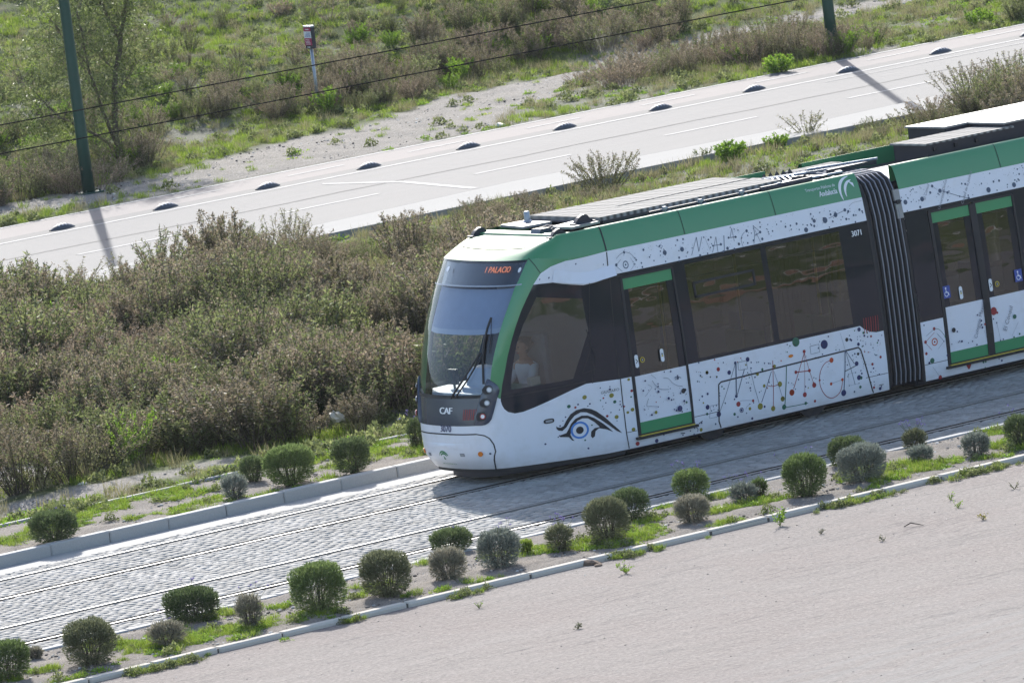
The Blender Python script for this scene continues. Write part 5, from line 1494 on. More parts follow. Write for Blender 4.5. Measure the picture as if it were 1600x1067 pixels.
wild(320, 700, .95, 'rusty brown plumed shrub beside the dirt path', 115, ('twig', 'leaf_green', 'seed_pink'), spread=.5, nst=50, rad=.3, nleaf=40, seedhead=24)
wild(1520, 152, .8, 'tall reddish brown shrub clump at the road edge near the right border', 116, spread=.5, nst=60, rad=.5, nleaf=26, seedhead=26)
wild(1585, 140, .85, 'dark brown shrub clump cut by the right border beside the road', 117, spread=.5, nst=56, rad=.4, nleaf=26, seedhead=22)
wild(1440, 195, .5, 'greyish brown shrub below the pavement near the right', 118, spread=.7, nst=44, rad=.4, nleaf=30, seedhead=14)
# on the bank
wild(1217, 112, .42, 'bright green leafy shrub at the roadside left of the right hand post', 119, ('twig', 'leaf_bright', 'leaf_bright'), nst=34, nleaf=40, seedhead=0, leafL=.07, leafW=.036, rad=.16)
wild(970, 135, .8, 'wide dry brown shrub with bare twigs at the bend of the gravel track', 120, ('dry_wood', 'leaf_dry', 'seed_pink'), spread=.9, nst=70, rad=.4, nleaf=22, seedhead=16)
wild(945, 78, .9, 'large rounded dry shrub crossed by the lower overhead wire', 121, ('dry_wood', 'leaf_olive', 'seed_pink'), spread=.7, nst=80, rad=.5, nleaf=24, seedhead=26)
wild(845, 70, .8, 'dark pointed shrub left of the large rounded dry one', 122, ('twig', 'leaf_green', 'leaf_olive'), spread=.35, nst=40, rad=.2, nleaf=40, seedhead=6)
wild(755, 90, .8, 'dry pinkish shrub under the upper overhead wire right of the stop sign', 123, ('dry_wood', 'leaf_dry', 'seed_pink'), spread=.7, nst=60, rad=.4, nleaf=24, seedhead=22)
wild(1532, 40, .4, 'small bright green bush on the verge near the right border', 124, ('twig', 'leaf_bright', 'leaf_bright'), nst=30, nleaf=36, seedhead=0, leafL=.06, leafW=.03, rad=.2)
wild(1590, 30, .6, 'dark green upright shrub at the top right corner', 125, ('twig', 'leaf_green', 'leaf_green'), nst=30, nleaf=44, seedhead=0, spread=.4)
wild(440, 24, .4, 'small dry bush on the open bank above the stop sign', 126, ('dry_wood', 'leaf_dry', 'leaf_dry'), nst=30, nleaf=24, seedhead=6)
wild(515, 35, .7, 'leafless twiggy shrub right of the stop sign', 127, ('dry_wood', 'leaf_dry', 'leaf_dry'), nst=18, nleaf=8, seedhead=2, spread=.7)
wild(148, 296, .7, 'dark tangled dry shrub around the foot of the left lamp post', 128, ('dry_wood', 'leaf_dry', 'seed_pink'), nst=60, rad=.4, nleaf=26, seedhead=16, spread=.9)
wild(100, 300, .95, 'dark brown shrub left of the lamp post foot', 129, ('twig', 'leaf_olive', 'seed_pink'), nst=60, rad=.5, nleaf=30, seedhead=18)
wild(30, 310, 1.0, 'dark brown shrub at the left border beside the cycle path', 130, ('twig', 'leaf_olive', 'seed_pink'), nst=60, rad=.5, nleaf=30, seedhead=18)
wild(1305, 88, .8, 'dry brown shrub around the foot of the right post', 131, ('dry_wood', 'leaf_dry', 'seed_pink'), nst=50, rad=.35, nleaf=26, seedhead=14)
# small weeds of the car park
def weed(px, py, h, label, kind='leaf_bright', seed=1, n=60, sz=.045):
    p = G(px, py, 0); o = empty('weed', (p[0], p[1], 0), label, 'weed'); r = np.random.default_rng(seed); A = Acc(); S2 = Acc()
    for i in range(7):
        an = r.random()*2*pi; e = np.array([cos(an)*h*.6, sin(an)*h*.6, h*(.5+.5*r.random())]); t_ = np.linspace(0, 1, 4)[:, None]; pts = e*t_
        v, f = ribbon(pts, .004, .002, r); S2.add(v, f, 0, .5); m_ = n//7; tl = .25+.75*r.random(m_)
        v, f = leaf_quads(np.outer(tl, e)+r.standard_normal((m_, 3))*.012, rdir(m_, r, .5), sz*(.6+.6*r.random(m_)), sz*.5, r); A.add(v, f, 0, r.random(m_))
    child_np('leaves', A, o, [kind]); child_np('stems', S2, o, ['leaf_green'])
weed(1219, 822, .24, 'leafy yellow green weed on the asphalt just off the kerb below the tall green bush', 'leaf_bright', 1, 160)
weed(978, 896, .20, 'thin sprawling weed on the asphalt below the tall olive bush pair', 'leaf_bright', 2, 50)
weed(1486, 781, .10, 'tiny weed on the right part of the car park, the upper of two', 'leaf_bright', 3, 40, .03)
weed(1497, 793, .09, 'tiny weed on the right part of the car park, the lower of two', 'leaf_bright', 4, 40, .03)
weed(1536, 812, .10, 'pale yellow flowering weed on the car park near the right border', 'yellow', 5, 40, .035)
weed(749, 950, .10, 'little sprout on the asphalt below the silvery blue grey bush', 'leaf_bright', 6, 30, .03)
weed(903, 982, .08, 'small dark tuft alone in the middle of the car park', 'bush_olive', 7, 60, .03)
weed(1380, 845, .07, 'small dry tuft on the asphalt left of the broken twig', 'bush_tan', 8, 40, .03)
weed(1283, 834, .07, 'small dry tuft on the asphalt below the wide grey green dome bush', 'bush_tan', 9, 40, .03)
weed(1585, 764, .12, 'thin dry stalk weed at the right border of the car park', 'leaf_olive', 10, 24, .03)
def debris(name, px, py, label, cat, fn, z=0.0):
    p = G(px, py, z); o = fn(p); return tag(o, label, cat)
def rockmesh(name, a, b, h, seed, mat, p):
    r = np.random.default_rng(seed); import bmesh as bm_
    bm = bm_.new(); bm_.ops.create_icosphere(bm, subdivisions=2, radius=1)
    for v in bm.verts:
        k = 1+.28*(r.random()-.5); v.co = Vector((v.co.x*a*k, v.co.y*b*k, max(-.2, v.co.z)*h*k))
    me = bpy.data.meshes.new(name); bm.to_mesh(me); bm.free(); o = bpy.data.objects.new(name, me); me.materials.append(M[mat]); o.location = (p[0], p[1], p[2]+h*.15); o.rotation_euler[2] = r.random()*3; COL.objects.link(o); return o
debris('stone', 491, 975, 'pale broken stone leaning at the kerb below the largest bright green bush', 'stone', lambda p: rockmesh('stone', .09, .06, .06, 1, 'stone', p))
debris('stone', 482, 981, 'flat grey stone lying left of the pale broken one', 'stone', lambda p: rockmesh('stone', .07, .05, .03, 2, 'stone', p))
debris('soil_heap', 917, 882, 'small heap of brown soil against the kerb below the tall olive bush', 'soil heap', lambda p: rockmesh('soil_heap', .22, .10, .06, 3, 'soil_clod', p))
debris('soil_clod', 935, 884, 'small brown clod right of the soil heap', 'soil clod', lambda p: rockmesh('soil_clod', .08, .05, .03, 4, 'soil_clod', p))
debris('soil_clod', 548, 957, 'dry brown leaf heap against the car park kerb left of the box shaped bush', 'soil clod', lambda p: rockmesh('soil_clod', .10, .05, .03, 5, 'soil_clod', p))
debris('stone', 129, 757, 'flat white stone on the dirt path at the lower left', 'stone', lambda p: rockmesh('stone', .09, .06, .035, 6, 'plastic_white', p), 0)
debris('stone', 782, 198, 'crumpled white litter on the grass beside the cycle path', 'litter', lambda p: rockmesh('litter', .14, .08, .07, 7, 'plastic_white', p), 0)
def twigo(p):
    m = MB(); m.tube([(0, 0, .01), (.07, -.06, .05), (.14, -.16, .02), (.15, -.22, .01)], [.008, .009, .007, .004], 6); o = m.build('twig', 'rust_dark'); o.location = (p[0]-.05, p[1]+.1, 0); return o
debris('twig', 1425, 823, 'dark bent twig lying on the car park', 'twig', twigo)
def bag(p):
    import bmesh as bm_
    r = np.random.default_rng(5); bm = bm_.new(); bm_.ops.create_icosphere(bm, subdivisions=3, radius=1)
    for v in bm.verts:
        c = v.co.copy(); n_ = .22*sin(c.x*7+c.z*5)+.16*sin(c.y*9-c.z*6)+.1*r.random()
        v.co = .8*Vector((c.x*.13*(1+n_)*(1.25-.6*c.z), c.y*.07*(1+n_), c.z*.09*(1+n_)-.05*c.x))
    me = bpy.data.meshes.new('plastic_bag'); bm.to_mesh(me); bm.free(); me.materials.append(M['plastic_white']); o = bpy.data.objects.new('plastic_bag', me); COL.objects.link(o); o.location = (p[0], p[1], .24); return o
debris('plastic_bag', 527, 665, 'crumpled white plastic bag caught in the scrub left of the tram nose', 'plastic bag', bag, .1)
m = MB(); m.box(-.13, .13, -.05, .05, 0, .012, 0, .004); o = m.build('litter_card', 'plastic_white'); p = G(1126, 793, .08); o.location = tuple(p); o.rotation_euler = (0, .05, .5)
tag(o, 'flat white scrap lying on the clover between the grey bushes', 'litter')

# ------------------------------------------------------------------ tree on the bank
tb = GT(192, 262); ty = float(tb[1])
def TP(px, py, dy=0.0): p = Y(px, py, ty+dy); return np.array(p)
tree = empty('tree', (float(tb[0]), ty, float(hill(tb[0], ty))-.05), 'slender open crowned tree with a forked trunk behind the left lamp post', 'tree')
brs = [([(192, 268), (186, 235), (182, 200), (180, 150), (181, 110), (188, 62)], 0, .085, .055), ([(188, 62), (178, 40), (160, 10), (140, -30), (130, -80)], .2, .05, .02), ([(188, 62), (194, 30), (200, -10), (205, -60), (200, -110)], -.2, .05, .02),
       ([(186, 240), (165, 222), (130, 200), (95, 185), (55, 180)], .4, .045, .015), ([(183, 225), (165, 185), (150, 140), (138, 100), (130, 60), (120, 20)], -.5, .05, .018), ([(180, 150), (200, 120), (215, 95)], .3, .02, .01),
       ([(160, 10), (120, 0), (85, -10)], .5, .03, .01), ([(138, 100), (105, 70), (80, 30)], -.8, .025, .01), ([(200, -10), (230, -25), (255, -60)], -.5, .025, .01), ([(95, 185), (60, 150), (30, 120)], .9, .02, .008), ([(181, 110), (150, 80), (115, 60)], .9, .022, .01)]
TR = Acc(); LV = Acc(); r = np.random.default_rng(77); org = np.array(tree.location)
ends = []
for pts, dy, r0, r1 in brs:
    k = len(pts); P = np.array([TP(p[0], p[1], dy*(i/(k-1))*1.5) for i, p in enumerate(pts)])-org
    tt = np.linspace(0, 1, k); t2 = np.linspace(0, 1, 12); P2 = np.stack([np.interp(t2, tt, P[:, j]) for j in range(3)], 1)+r.standard_normal((12, 3))*.012; P2[0] = P[0]
    v, f = ribbon(P2, r0, r1, r); TR.add(v, f, 0, .5)
    if r0 < .08: ends.append(P2)
for P2 in ends:
    for i in range(2, 12):
        for _ in range(3):
            d = rdir(1, r, .15)[0]*(.35+.45*r.random()); e = P2[i]+d; v, f = ribbon(np.stack([P2[i], P2[i]+d*.5+[0, 0, .04], e]), .009, .004, r); TR.add(v, f, 0, .5)
            for q_ in range(5):
                c = e+r.standard_normal(3)*.16; m_ = int(8+14*r.random()); PP = c+r.standard_normal((m_, 3))*[.12, .12, .10]
                v, f = leaf_quads(PP, rdir(m_, r, -.35), .07+.05*r.random(m_), .020+.01*r.random(m_), r); LV.add(v, f, 0, r.random(m_))
child_np('trunk', TR, tree, ['bark']); child_np('crown', LV, tree, ['tree_leaf'])

# ------------------------------------------------------------------ posts, sign, wires, lane separators
def post(px, py, label):
    p = GT(px, py); m = MB(); m.tube([(0, 0, -.1), (0, 0, 1.2), (0, 0, 5), (0, 0, 9)], [.125, .115, .098, .075], 20); 
    o = empty('lamp_post', (float(p[0]), float(p[1]), float(hill(p[0], p[1]))), label, 'post', 'dark green posts beyond the cycle path')
    for nm, mm, mt in (('pole', m, 'pole_green'),):
        q = bpy.data.objects.new(nm, mm.mesh(nm)); q.data.materials.append(M[mt]); q.data.shade_smooth(); COL.objects.link(q); q.parent = o
    b_ = MB(); b_.box(-.22, .22, -.22, .22, -.03, .02, 0, .01)
    for sx_, sy_ in ((-1, -1), (1, -1), (1, 1), (-1, 1)): b_.tube([(sx_*.16, sy_*.16, .02), (sx_*.16, sy_*.16, .06)], .02, 6)
    q = bpy.data.objects.new('base_plate', b_.mesh('base_plate')); q.data.materials.append(M['pole_green']); COL.objects.link(q); q.parent = o
post(139, 302, 'dark green post rising from brown shrubs in front of the tree')
post(1303, 88, 'dark green post at the upper right whose shadow crosses the road')
sp = GT(498.5, 171); sgn = empty('stop_sign', (float(sp[0]), float(sp[1]), float(hill(sp[0], sp[1]))), 'slim grey pole with a small red white and blue timetable box at the roadside', 'bus stop sign')
def cb(name, mm, mats, par, smooth=False):
    q = bpy.data.objects.new(name, mm.mesh(name)); [q.data.materials.append(M[x_]) for x_ in mats]; COL.objects.link(q); q.parent = par
    if smooth: q.data.shade_smooth()
    return q
zs = 1.26
m = MB(); m.tube([(0, 0, -.1), (0, 0, zs+.02)], .033, 12); cb('pole', m, ['galv'], sgn, True)
m = MB(); m.box(-.05, .05, -.13, .13, zs, zs+.46, 0, .008); bx = cb('timetable_box', m, ['dark_metal'], sgn)
m = MB(); m.box(-.055, .055, -.135, .135, zs+.44, zs+.475, 0, .008); cb('cap', m, ['galv'], bx)
def sf(y0, y1, z0, z1, o_, mi, m): m.add([(-.05-o_, y1, z0), (-.05-o_, y0, z0), (-.05-o_, y0, z1), (-.05-o_, y1, z1)], [(0, 1, 2, 3)], mi)
m = MB(); sf(-.125, .125, zs+.36, zs+.44, .003, 0, m); sf(-.125, .125, zs+.22, zs+.36, .003, 1, m); sf(-.125, .125, zs+.07, zs+.22, .003, 0, m)
for i in range(4): sf(-.10, .10-.02*i, zs+.245+.026*i, zs+.255+.026*i, .005, 2, m)
for i in range(4): sf(-.08+.01*i, .09, zs+.09+.03*i, zs+.10+.03*i, .005, 1, m)
sf(-.06, .06, zs+.39, zs+.41, .005, 1, m); sf(-.05, .05, zs+.025, zs+.04, .005, 1, m)
cb('timetable', m, ['sign_red', 'sign_white', 'sign_blue'], bx)
for nm, z_, sag, lab, x1 in (('overhead_wire', 6.27, .10, 'upper black overhead wire crossing the view above the track', 40), ('overhead_wire', 5.885, .05, 'lower black overhead wire crossing the view above the track', 40)):
    m = MB(); n = 60; m.tube([(-40+80*i/n, YC, z_-.02+sag*((-40+80*i/n)/30)**2*.25) for i in range(n+1)], .009, 6); tag(m.build(nm, 'wire', None, True), lab, 'wire')
HP = [(17.67, 38.33), (20.03, 38.31), (22.41, 38.30), (24.80, 38.28), (27.20, 38.28), (29.56, 38.27), (31.95, 38.27), (34.33, 38.27), (36.75, 38.28), (39.2, 38.30), (41.6, 38.30), (15.3, 38.33)]
def hump():
    o = empty('lane_separator', (0, 0, 0)); m = MB(); n = 14; k = 10; v = []
    for i in range(n+1):
        u = i/n; w_ = .125*sin(pi*min(.97, max(.03, u)))**.45; h_ = .13*sin(pi*min(.98, max(.02, u)))**.6
        for j in range(k+1):
            a = pi*j/k; v.append(((u-.5)*.66, -w_*cos(a), h_*sin(a)**.8))
    W_ = k+1
    for i in range(n):
        for j in range(k): m.add([], [], 0); m.f.append((i*W_+j, i*W_+j+1, (i+1)*W_+j+1, (i+1)*W_+j)); m.m.append(0)
    m.v = v; cb('rubber_body', m, ['tubs'], o, True)
    for u0 in (.28, .42, .56, .70):
        s_ = MB(); v = []
        for u in (u0, u0+.055):
            w_ = .127*sin(pi*u)**.45; h_ = .134*sin(pi*u)**.6
            for j in range(2, k-1):
                a = pi*j/k; v.append(((u-.5)*.66, -w_*cos(a), h_*sin(a)**.8+.002))
        c_ = k-3; s_.add(v, [(j, j+1, c_+j+1, c_+j) for j in range(c_-1)]); cb('stripe', s_, ['tub_stripe'], o)
    return o
hp0 = hump()
for i, (x, y) in enumerate(HP):
    o = hp0
    if i:
        o = hp0.copy(); COL.objects.link(o)
        for ch in hp0.children:
            c = ch.copy(); COL.objects.link(c); c.parent = o
    o.location = (x, y, .004); o.rotation_euler = (0, 0, .05); o.scale = (.86, .86, .8)
    tag(o, 'dark rubber hump with lighter stripes on the line between road and cycle path', 'lane separator', 'rubber lane separators along the cycle path')

# ------------------------------------------------------------------ livery print on the tram side
LM = ['print_black', 'print_slate', 'print_navy', 'print_red', 'print_orange', 'print_olive', 'print_green', 'print_blue', 'print_grey']
K_, SL, NV_, RD, OR, OL, GR, BL, GY = range(9)
def sp_(px, py): return inv(px, py)
def m2p(px, py): p = Y(px, py, .03); return (p[0], p[2])
class Print:
    def __init__(s, name, o, k, m2=False, ratio=1.0): s.m = MB(); s.name = name; s.o = o; s.k = k; s.fn = side_fn(1) if m2 else shell; s.inv = (lambda a, b: m2p(a, b)) if m2 else sp_
    def q(s, x, y): return s.inv(s.o[0]+s.k*x, s.o[1]+s.k*y)
    def dots(s, L):
        for x, y, r, c in L:
            a, b = s.q(x, y); rr = r*s.k/106.*1.18+.002; sdisc(s.m, a, b, rr, rr, .003, c, s.fn, 12 if rr < .03 else 20)
    def ring(s, x, y, r, c, w=.012):
        a, b = s.q(x, y); rr = r*s.k/106.; sdisc(s.m, a, b, rr, rr, .0035, c, s.fn, 24, inner=rr-w)
    def line(s, pts, w, c, off=.0032): sstrip(s.m, [s.q(*p) for p in pts], w*1.12, off, c, s.fn)
    def curve(s, pts, w, c):
        P = np.array([s.q(*p) for p in pts]); out = []
        for i in range(len(P)-1):
            p0 = P[max(i-1, 0)]; p1, p2 = P[i], P[i+1]; p3 = P[min(i+2, len(P)-1)]
            for k in range(6):
                t = k/6; out.append(tuple(.5*((2*p1)+(-p0+p2)*t+(2*p0-5*p1+4*p2-p3)*t*t+(-p0+3*p1-3*p2+p3)*t**3)))
        out.append(tuple(P[-1])); sstrip(s.m, out, w*1.12, .0032, c, s.fn)
    def txt(s, t, x, y, size, c, rot=0., align='CENTER'):
        a, b = s.q(x, y); stext(s.m, t, a, b, size, c, rot, .0036, s.fn, align)
    def done(s): return mbuild(s.m, s.name, LM)
def sprinkle(P, x0, x1, t0, t1, n, seed, cols, rmax=.014):
    r = np.random.default_rng(seed)
    for _ in range(n):
        cx, cy = x0+(x1-x0)*r.random(), t0+(t1-t0)*r.random()
        for k in range(int(1+r.random()*4)):
            rr = .004+rmax*r.random()**3; xx, tt_ = cx+r.standard_normal()*.05, cy+r.standard_normal()*.05
            if t0 < tt_ < t1 and x0 < xx < x1: sdisc(P.m, (S(xx) if P.fn is shell else xx), tt_, rr, rr, .003, cols[r.integers(len(cols))], P.fn, 8)
# lower panel between the door and the joint
P = Print('livery_print', (1060, 580), .1125)
P.dots([(397, 20, 18, OL), (305, 60, 9, NV_), (325, 80, 6, OL), (443, 78, 7, NV_), (532, 76, 10, OL), (265, 140, 8, SL), (288, 144, 5, SL), (603, 212, 8, GR), (632, 242, 8, GR), (405, 313, 13, NV_), (330, 347, 10, NV_), (290, 398, 6, SL), (346, 438, 9, OL), (567, 302, 8, SL), (570, 340, 8, SL),
        (405, 498, 26, NV_), (398, 592, 14, GR), (560, 596, 30, NV_), (832, 455, 28, RD), (779, 595, 16, GR), (992, 518, 18, OL), (1036, 408, 15, RD), (1044, 436, 6, NV_), (1136, 487, 36, OL), (1196, 490, 13, NV_), (1315, 516, 29, OL), (1467, 496, 29, GR), (1447, 383, 28, OL), (1408, 178, 30, OL), (1190, 202, 18, OL),
        (804, 345, 18, NV_), (778, 388, 8, NV_), (876, 538, 13, NV_), (825, 633, 9, NV_), (1024, 654, 14, NV_), (945, 581, 7, SL), (1097, 38, 20, OL), (1070, 32, 8, GR), (1062, 82, 9, NV_), (978, 42, 8, GR), (996, 232, 10, NV_), (1002, 268, 7, NV_), (1124, 290, 6, SL), (650, 442, 8, SL), (527, 474, 7, SL), (484, 488, 6, SL), (460, 548, 7, NV_), (492, 532, 5, SL), (548, 538, 6, SL),
        (516, 731, 10, SL), (314, 811, 20, OL), (224, 788, 6, NV_), (165, 826, 7, NV_), (216, 872, 8, NV_), (323, 718, 8, NV_), (62, 884, 8, NV_), (991, 454, 6, SL), (1575, 294, 32, OR)])
P.ring(877, 538, 34, NV_, .010)
P.line([(30, 863), (92, 857)], .012, K_); P.line([(284, 728), (334, 688)], .012, K_); P.line([(250, 780), (272, 800), (266, 840)], .010, NV_)
P.line([(797, -120), (804, 345)], .018, SL); P.line([(915, -30), (818, 325)], .011, SL); P.line([(790, -110), (660, 320), (575, 560)], .007, SL); P.line([(1000, -20), (1060, 240), (1120, 440)], .006, SL)
P.line([(1290, 0), (1155, 430)], .009, NV_); P.line([(1308, -150), (1318, 500)], .009, RD); P.line([(1325, 0), (1440, 350)], .005, SL); P.curve([(1240, 200), (1310, 208), (1400, 180)], .008, RD)
P.line([(1500, -80), (1478, 480)], .013, GR); P.line([(1490, 500), (1620, 478), (1800, 440)], .009, GR)
P.line([(440, 480), (555, 458), (560, 560)], .004, SL); P.line([(430, 650), (445, 490)], .004, SL); P.line([(430, 655), (540, 632)], .004, SL)
P.curve([(850, 415), (900, 405), (1020, 405)], .004, GY); P.curve([(990, 460), (950, 490), (935, 530)], .004, GY)
P.done()
P = Print('livery_print', (1000, 560), .16866)
P.dots([(620, 130, 13, OL), (724, 100, 15, RD), (690, 12, 6, RD), (543, 40, 6, SL), (771, 38, 5, SL), (710, 170, 7, OL), (559, 160, 5, SL), (573, 172, 4, OL), (650, 172, 5, SL), (882, 42, 11, NV_), (996, 8, 17, NV_), (980, 60, 6, OL), (1132, 102, 10, GR), (1245, 72, 13, OL), (1231, 74, 7, RD), (1027, 90, 6, NV_), (1029, 36, 5, NV_), (1153, 44, 5, NV_), (1190, 46, 5, NV_), (1204, 47, 4, NV_), (1098, 34, 4, SL), (1081, 36, 4, SL), (825, 130, 16, NV_)])
P.line([(905, 35), (985, 22), (995, 95), (912, 110), (905, 35)], .008, GY); P.done()
P = Print('livery_print', (1220, 500), .1312)
P.dots([(178, 262, 44, GR), (516, 290, 43, NV_), (565, 196, 8, NV_), (414, 453, 9, NV_), (602, 478, 24, OR), (277, 374, 17, RD), (178, 621, 16, RD), (340, 601, 16, RD), (131, 862, 30, OR), (285, 888, 23, RD), (397, 775, 24, RD), (388, 746, 8, RD), (598, 760, 14, OR), (732, 709, 15, OR), (462, 716, 10, RD), (748, 867, 30, NV_), (406, 964, 13, RD), (296, 990, 15, GR), (294, 792, 7, NV_), (325, 806, 6, OL), (23, 936, 22, OL), (2, 485, 6, OR),
        (902, 518, 22, NV_), (930, 684, 24, NV_), (956, 687, 16, GR), (947, 796, 14, GR), (876, 852, 9, SL), (963, 636, 9, NV_), (953, 602, 6, NV_), (1090, 525, 13, RD), (1103, 574, 8, NV_), (1187, 440, 13, RD), (1171, 645, 7, NV_), (919, 403, 14, K_), (880, 402, 8, NV_), (853, 421, 6, SL), (897, 440, 4, SL), (923, 288, 16, NV_), (785, 234, 19, K_), (825, 230, 9, NV_), (838, 241, 10, NV_), (816, 185, 6, SL), (930, 112, 20, NV_), (877, 127, 6, GR),
        (983, 152, 12, GR), (1029, 152, 8, GR), (993, 187, 11, NV_), (1033, 200, 7, NV_), (1073, 194, 11, RD), (1160, 243, 8, NV_), (1149, 270, 8, GR), (1201, 181, 5, NV_), (1116, 408, 4, SL), (1142, 420, 4, SL), (950, 243, 5, SL), (941, 195, 4, SL), (911, 200, 4, SL), (913, 231, 4, SL), (1109, 802, 12, RD), (1182, 815, 16, NV_), (1198, 790, 7, NV_), (1075, 742, 5, SL), (1110, 735, 5, SL), (210, 708, 7, NV_), (336, 708, 6, SL), (392, 686, 5, SL), (417, 696, 5, SL), (107, 308, 6, GR), (75, 292, 6, SL), (447, 334, 8, SL), (91, 745, 5, SL), (130, 750, 4, SL), (147, 768, 4, SL), (890, 625, 5, SL), (804, 648, 5, SL), (930, 752, 5, SL), (815, 780, 5, SL)])
P.line([(277, 395), (150, 820)], .009, RD); P.line([(280, 395), (335, 590), (385, 740)], .006, RD); P.line([(277, 400), (285, 870)], .005, RD); P.line([(185, 621), (335, 603)], .012, RD)
P.curve([(580, 485), (530, 510), (490, 565), (465, 640), (460, 720), (478, 810), (530, 895), (595, 928), (660, 905), (712, 840), (735, 730)], .009, RD); P.line([(610, 755), (720, 712)], .004, GY)
P.line([(708, 160), (762, 345)], .004, GY); P.line([(763, 360), (765, 520), (752, 830)], .014, SL); P.line([(765, 355), (875, 520)], .009, SL); P.line([(767, 365), (885, 770)], .007, SL); P.line([(760, 612), (890, 545)], .010, K_)
P.line([(345, 315), (450, 287), (463, 380), (358, 408), (345, 315)], .008, GY); P.line([(1172, 775), (1222, 765)], .010, K_); P.line([(805, 640), (890, 622)], .003, GY); P.line([(805, 650), (812, 780), (930, 755)], .003, GY); P.done()
# door leaf
P = Print('livery_print', (1000, 560), .16866)
P.dots([(402, 299, 18, K_), (418, 290, 9, K_), (370, 463, 22, NV_), (148, 498, 12, OL), (110, 522, 7, NV_), (265, 369, 10, NV_), (292, 383, 6, NV_), (312, 379, 4, NV_), (170, 308, 9, NV_), (167, 258, 6, NV_), (140, 284, 4, NV_), (166, 235, 5, NV_), (409, 393, 8, NV_), (431, 405, 8, GR), (30, 298, 6, NV_), (47, 207, 6, NV_), (224, 124, 5, NV_), (283, 120, 6, NV_), (337, 481, 7, NV_), (390, 491, 5, NV_), (318, 470, 4, NV_), (169, 447, 4, NV_), (149, 403, 4, RD), (187, 355, 3, RD), (348, 158, 4, NV_), (436, 470, 3, NV_), (349, 182, 10, SL)])
P.curve([(215, 178), (260, 185), (300, 225), (345, 250), (392, 256)], .006, GY); P.curve([(112, 205), (140, 245), (185, 282), (268, 286)], .007, GY); P.curve([(45, 355), (80, 310), (108, 265), (70, 240)], .004, GY); P.curve([(78, 370), (62, 438), (100, 442), (168, 445)], .006, GY); P.line([(100, 148), (150, 188)], .005, GY); P.curve([(318, 180), (345, 166), (380, 180)], .008, SL); P.done()
# small roundels left of the door
P = Print('livery_print', (760, 380), .31865)
P.dots([(481, 755, 8, OL), (404, 800, 6.5, GR), (436, 805, 4, RD), (449, 790, 3, NV_), (613, 746, 8.5, OL), (629, 777, 6, GR), (638, 851, 7.5, OL), (592, 847, 4.5, RD), (605, 716, 4, NV_), (573, 759, 3, RD), (605, 703, 2, NV_), (559, 770, 2, GR), (585, 782, 2, NV_), (500, 1005, 3.5, NV_), (289, 984, 3.5, NV_), (484, 965, 3, GR), (517, 891, 2.5, GR), (361, 895, 2.5, NV_), (716, 815, 7, OL), (697, 668, 5, OL), (712, 723, 5, RD), (709, 753, 3, GR), (721, 912, 7, OL), (693, 829, 5, OL), (741, 982, 8, RD), (835, 968, 8, NV_), (870, 940, 2, NV_),
        (656, 790, 2.5, NV_), (662, 800, 2, NV_), (670, 795, 2.5, NV_), (652, 816, 2, NV_), (676, 800, 3, RD), (655, 775, 2, NV_), (558, 709, 2, NV_), (497, 798, 2, SL), (507, 787, 3, NV_), (610, 829, 2, SL), (352, 950, 2, NV_), (358, 943, 2, NV_), (375, 870, 1.5, NV_), (388, 852, 2.5, NV_), (570, 800, 1.5, SL), (575, 812, 1.5, SL), (580, 745, 1.5, SL), (640, 870, 1.5, SL), (438, 102, 3, NV_), (306, 170, 3, NV_), (261, 178, 2, NV_)])
P.txt('GIUGIARO', 606, 725, .055, K_)
# the big eye
def spolyq(L, c, off=.0034): spoly(P.m, [P.q(*p) for p in L], off, c, shell)
spolyq([(342, 896), (350, 903), (365, 903), (378, 896), (392, 868), (412, 838), (440, 818), (478, 808), (512, 812), (540, 824), (580, 852), (620, 888), (648, 912), (666, 930), (640, 920), (602, 892), (560, 864), (520, 840), (490, 828), (462, 828), (432, 845), (410, 872), (392, 902), (372, 920), (354, 918), (344, 910)], K_)
spolyq([(376, 936), (392, 930), (402, 912), (414, 886), (436, 860), (466, 845), (496, 844), (528, 856), (570, 882), (600, 905), (622, 924), (590, 912), (552, 906), (535, 920), (532, 945), (520, 955), (512, 945), (514, 922), (530, 906), (556, 900), (530, 876), (498, 858), (470, 858), (446, 870), (428, 892), (416, 918), (412, 938), (420, 955), (432, 968), (420, 966), (404, 950), (382, 950), (362, 950), (358, 942)], K_)
P.ring(458, 916, 41, BL, .028); P.dots([(458, 916, 14, K_)]); P.done()
# upper band of the cab car
P = Print('livery_print', (940, 370), .1375)
P.ring(272, 318, 43, SL, .014); P.dots([(272, 318, 8, SL), (254, 177, 13, SL), (166, 321, 14, SL), (392, 264, 8, SL), (376, 312, 6, SL), (474, 149, 10, SL), (716, 181, 21, SL), (913, 143, 21, SL), (924, 28, 9, SL), (859, 39, 8, SL), (543, 231, 7, SL), (594, 272, 6, SL), (451, 298, 7, SL), (462, 345, 8, SL), (652, 112, 7, SL), (660, 101, 6, SL), (667, 165, 6, SL), (676, 129, 5, SL), (727, 281, 6, SL), (880, 237, 10, SL), (880, 276, 7, SL), (877, 160, 5, SL), (923, 72, 5, SL), (1028, 129, 5, SL), (1119, 213, 11, SL), (1204, 190, 7, SL), (1212, 35, 9, SL), (1240, 8, 8, SL), (1263, 102, 8, SL), (1354, 87, 12, SL), (1441, 12, 9, SL), (1520, 4, 9, SL), (1430, 132, 14, SL), (1559, 83, 12, SL), (1508, 140, 10, SL), (1382, 167, 9, SL), (19, 316, 6, SL)])
P.curve([(165, 250), (205, 205), (254, 177), (310, 185), (350, 215), (388, 262)], .005, SL); P.line([(175, 310), (215, 262)], .005, SL); P.line([(172, 340), (235, 395)], .005, SL); P.line([(375, 315), (325, 385)], .004, GY); P.line([(325, 240), (375, 308)], .004, GY)
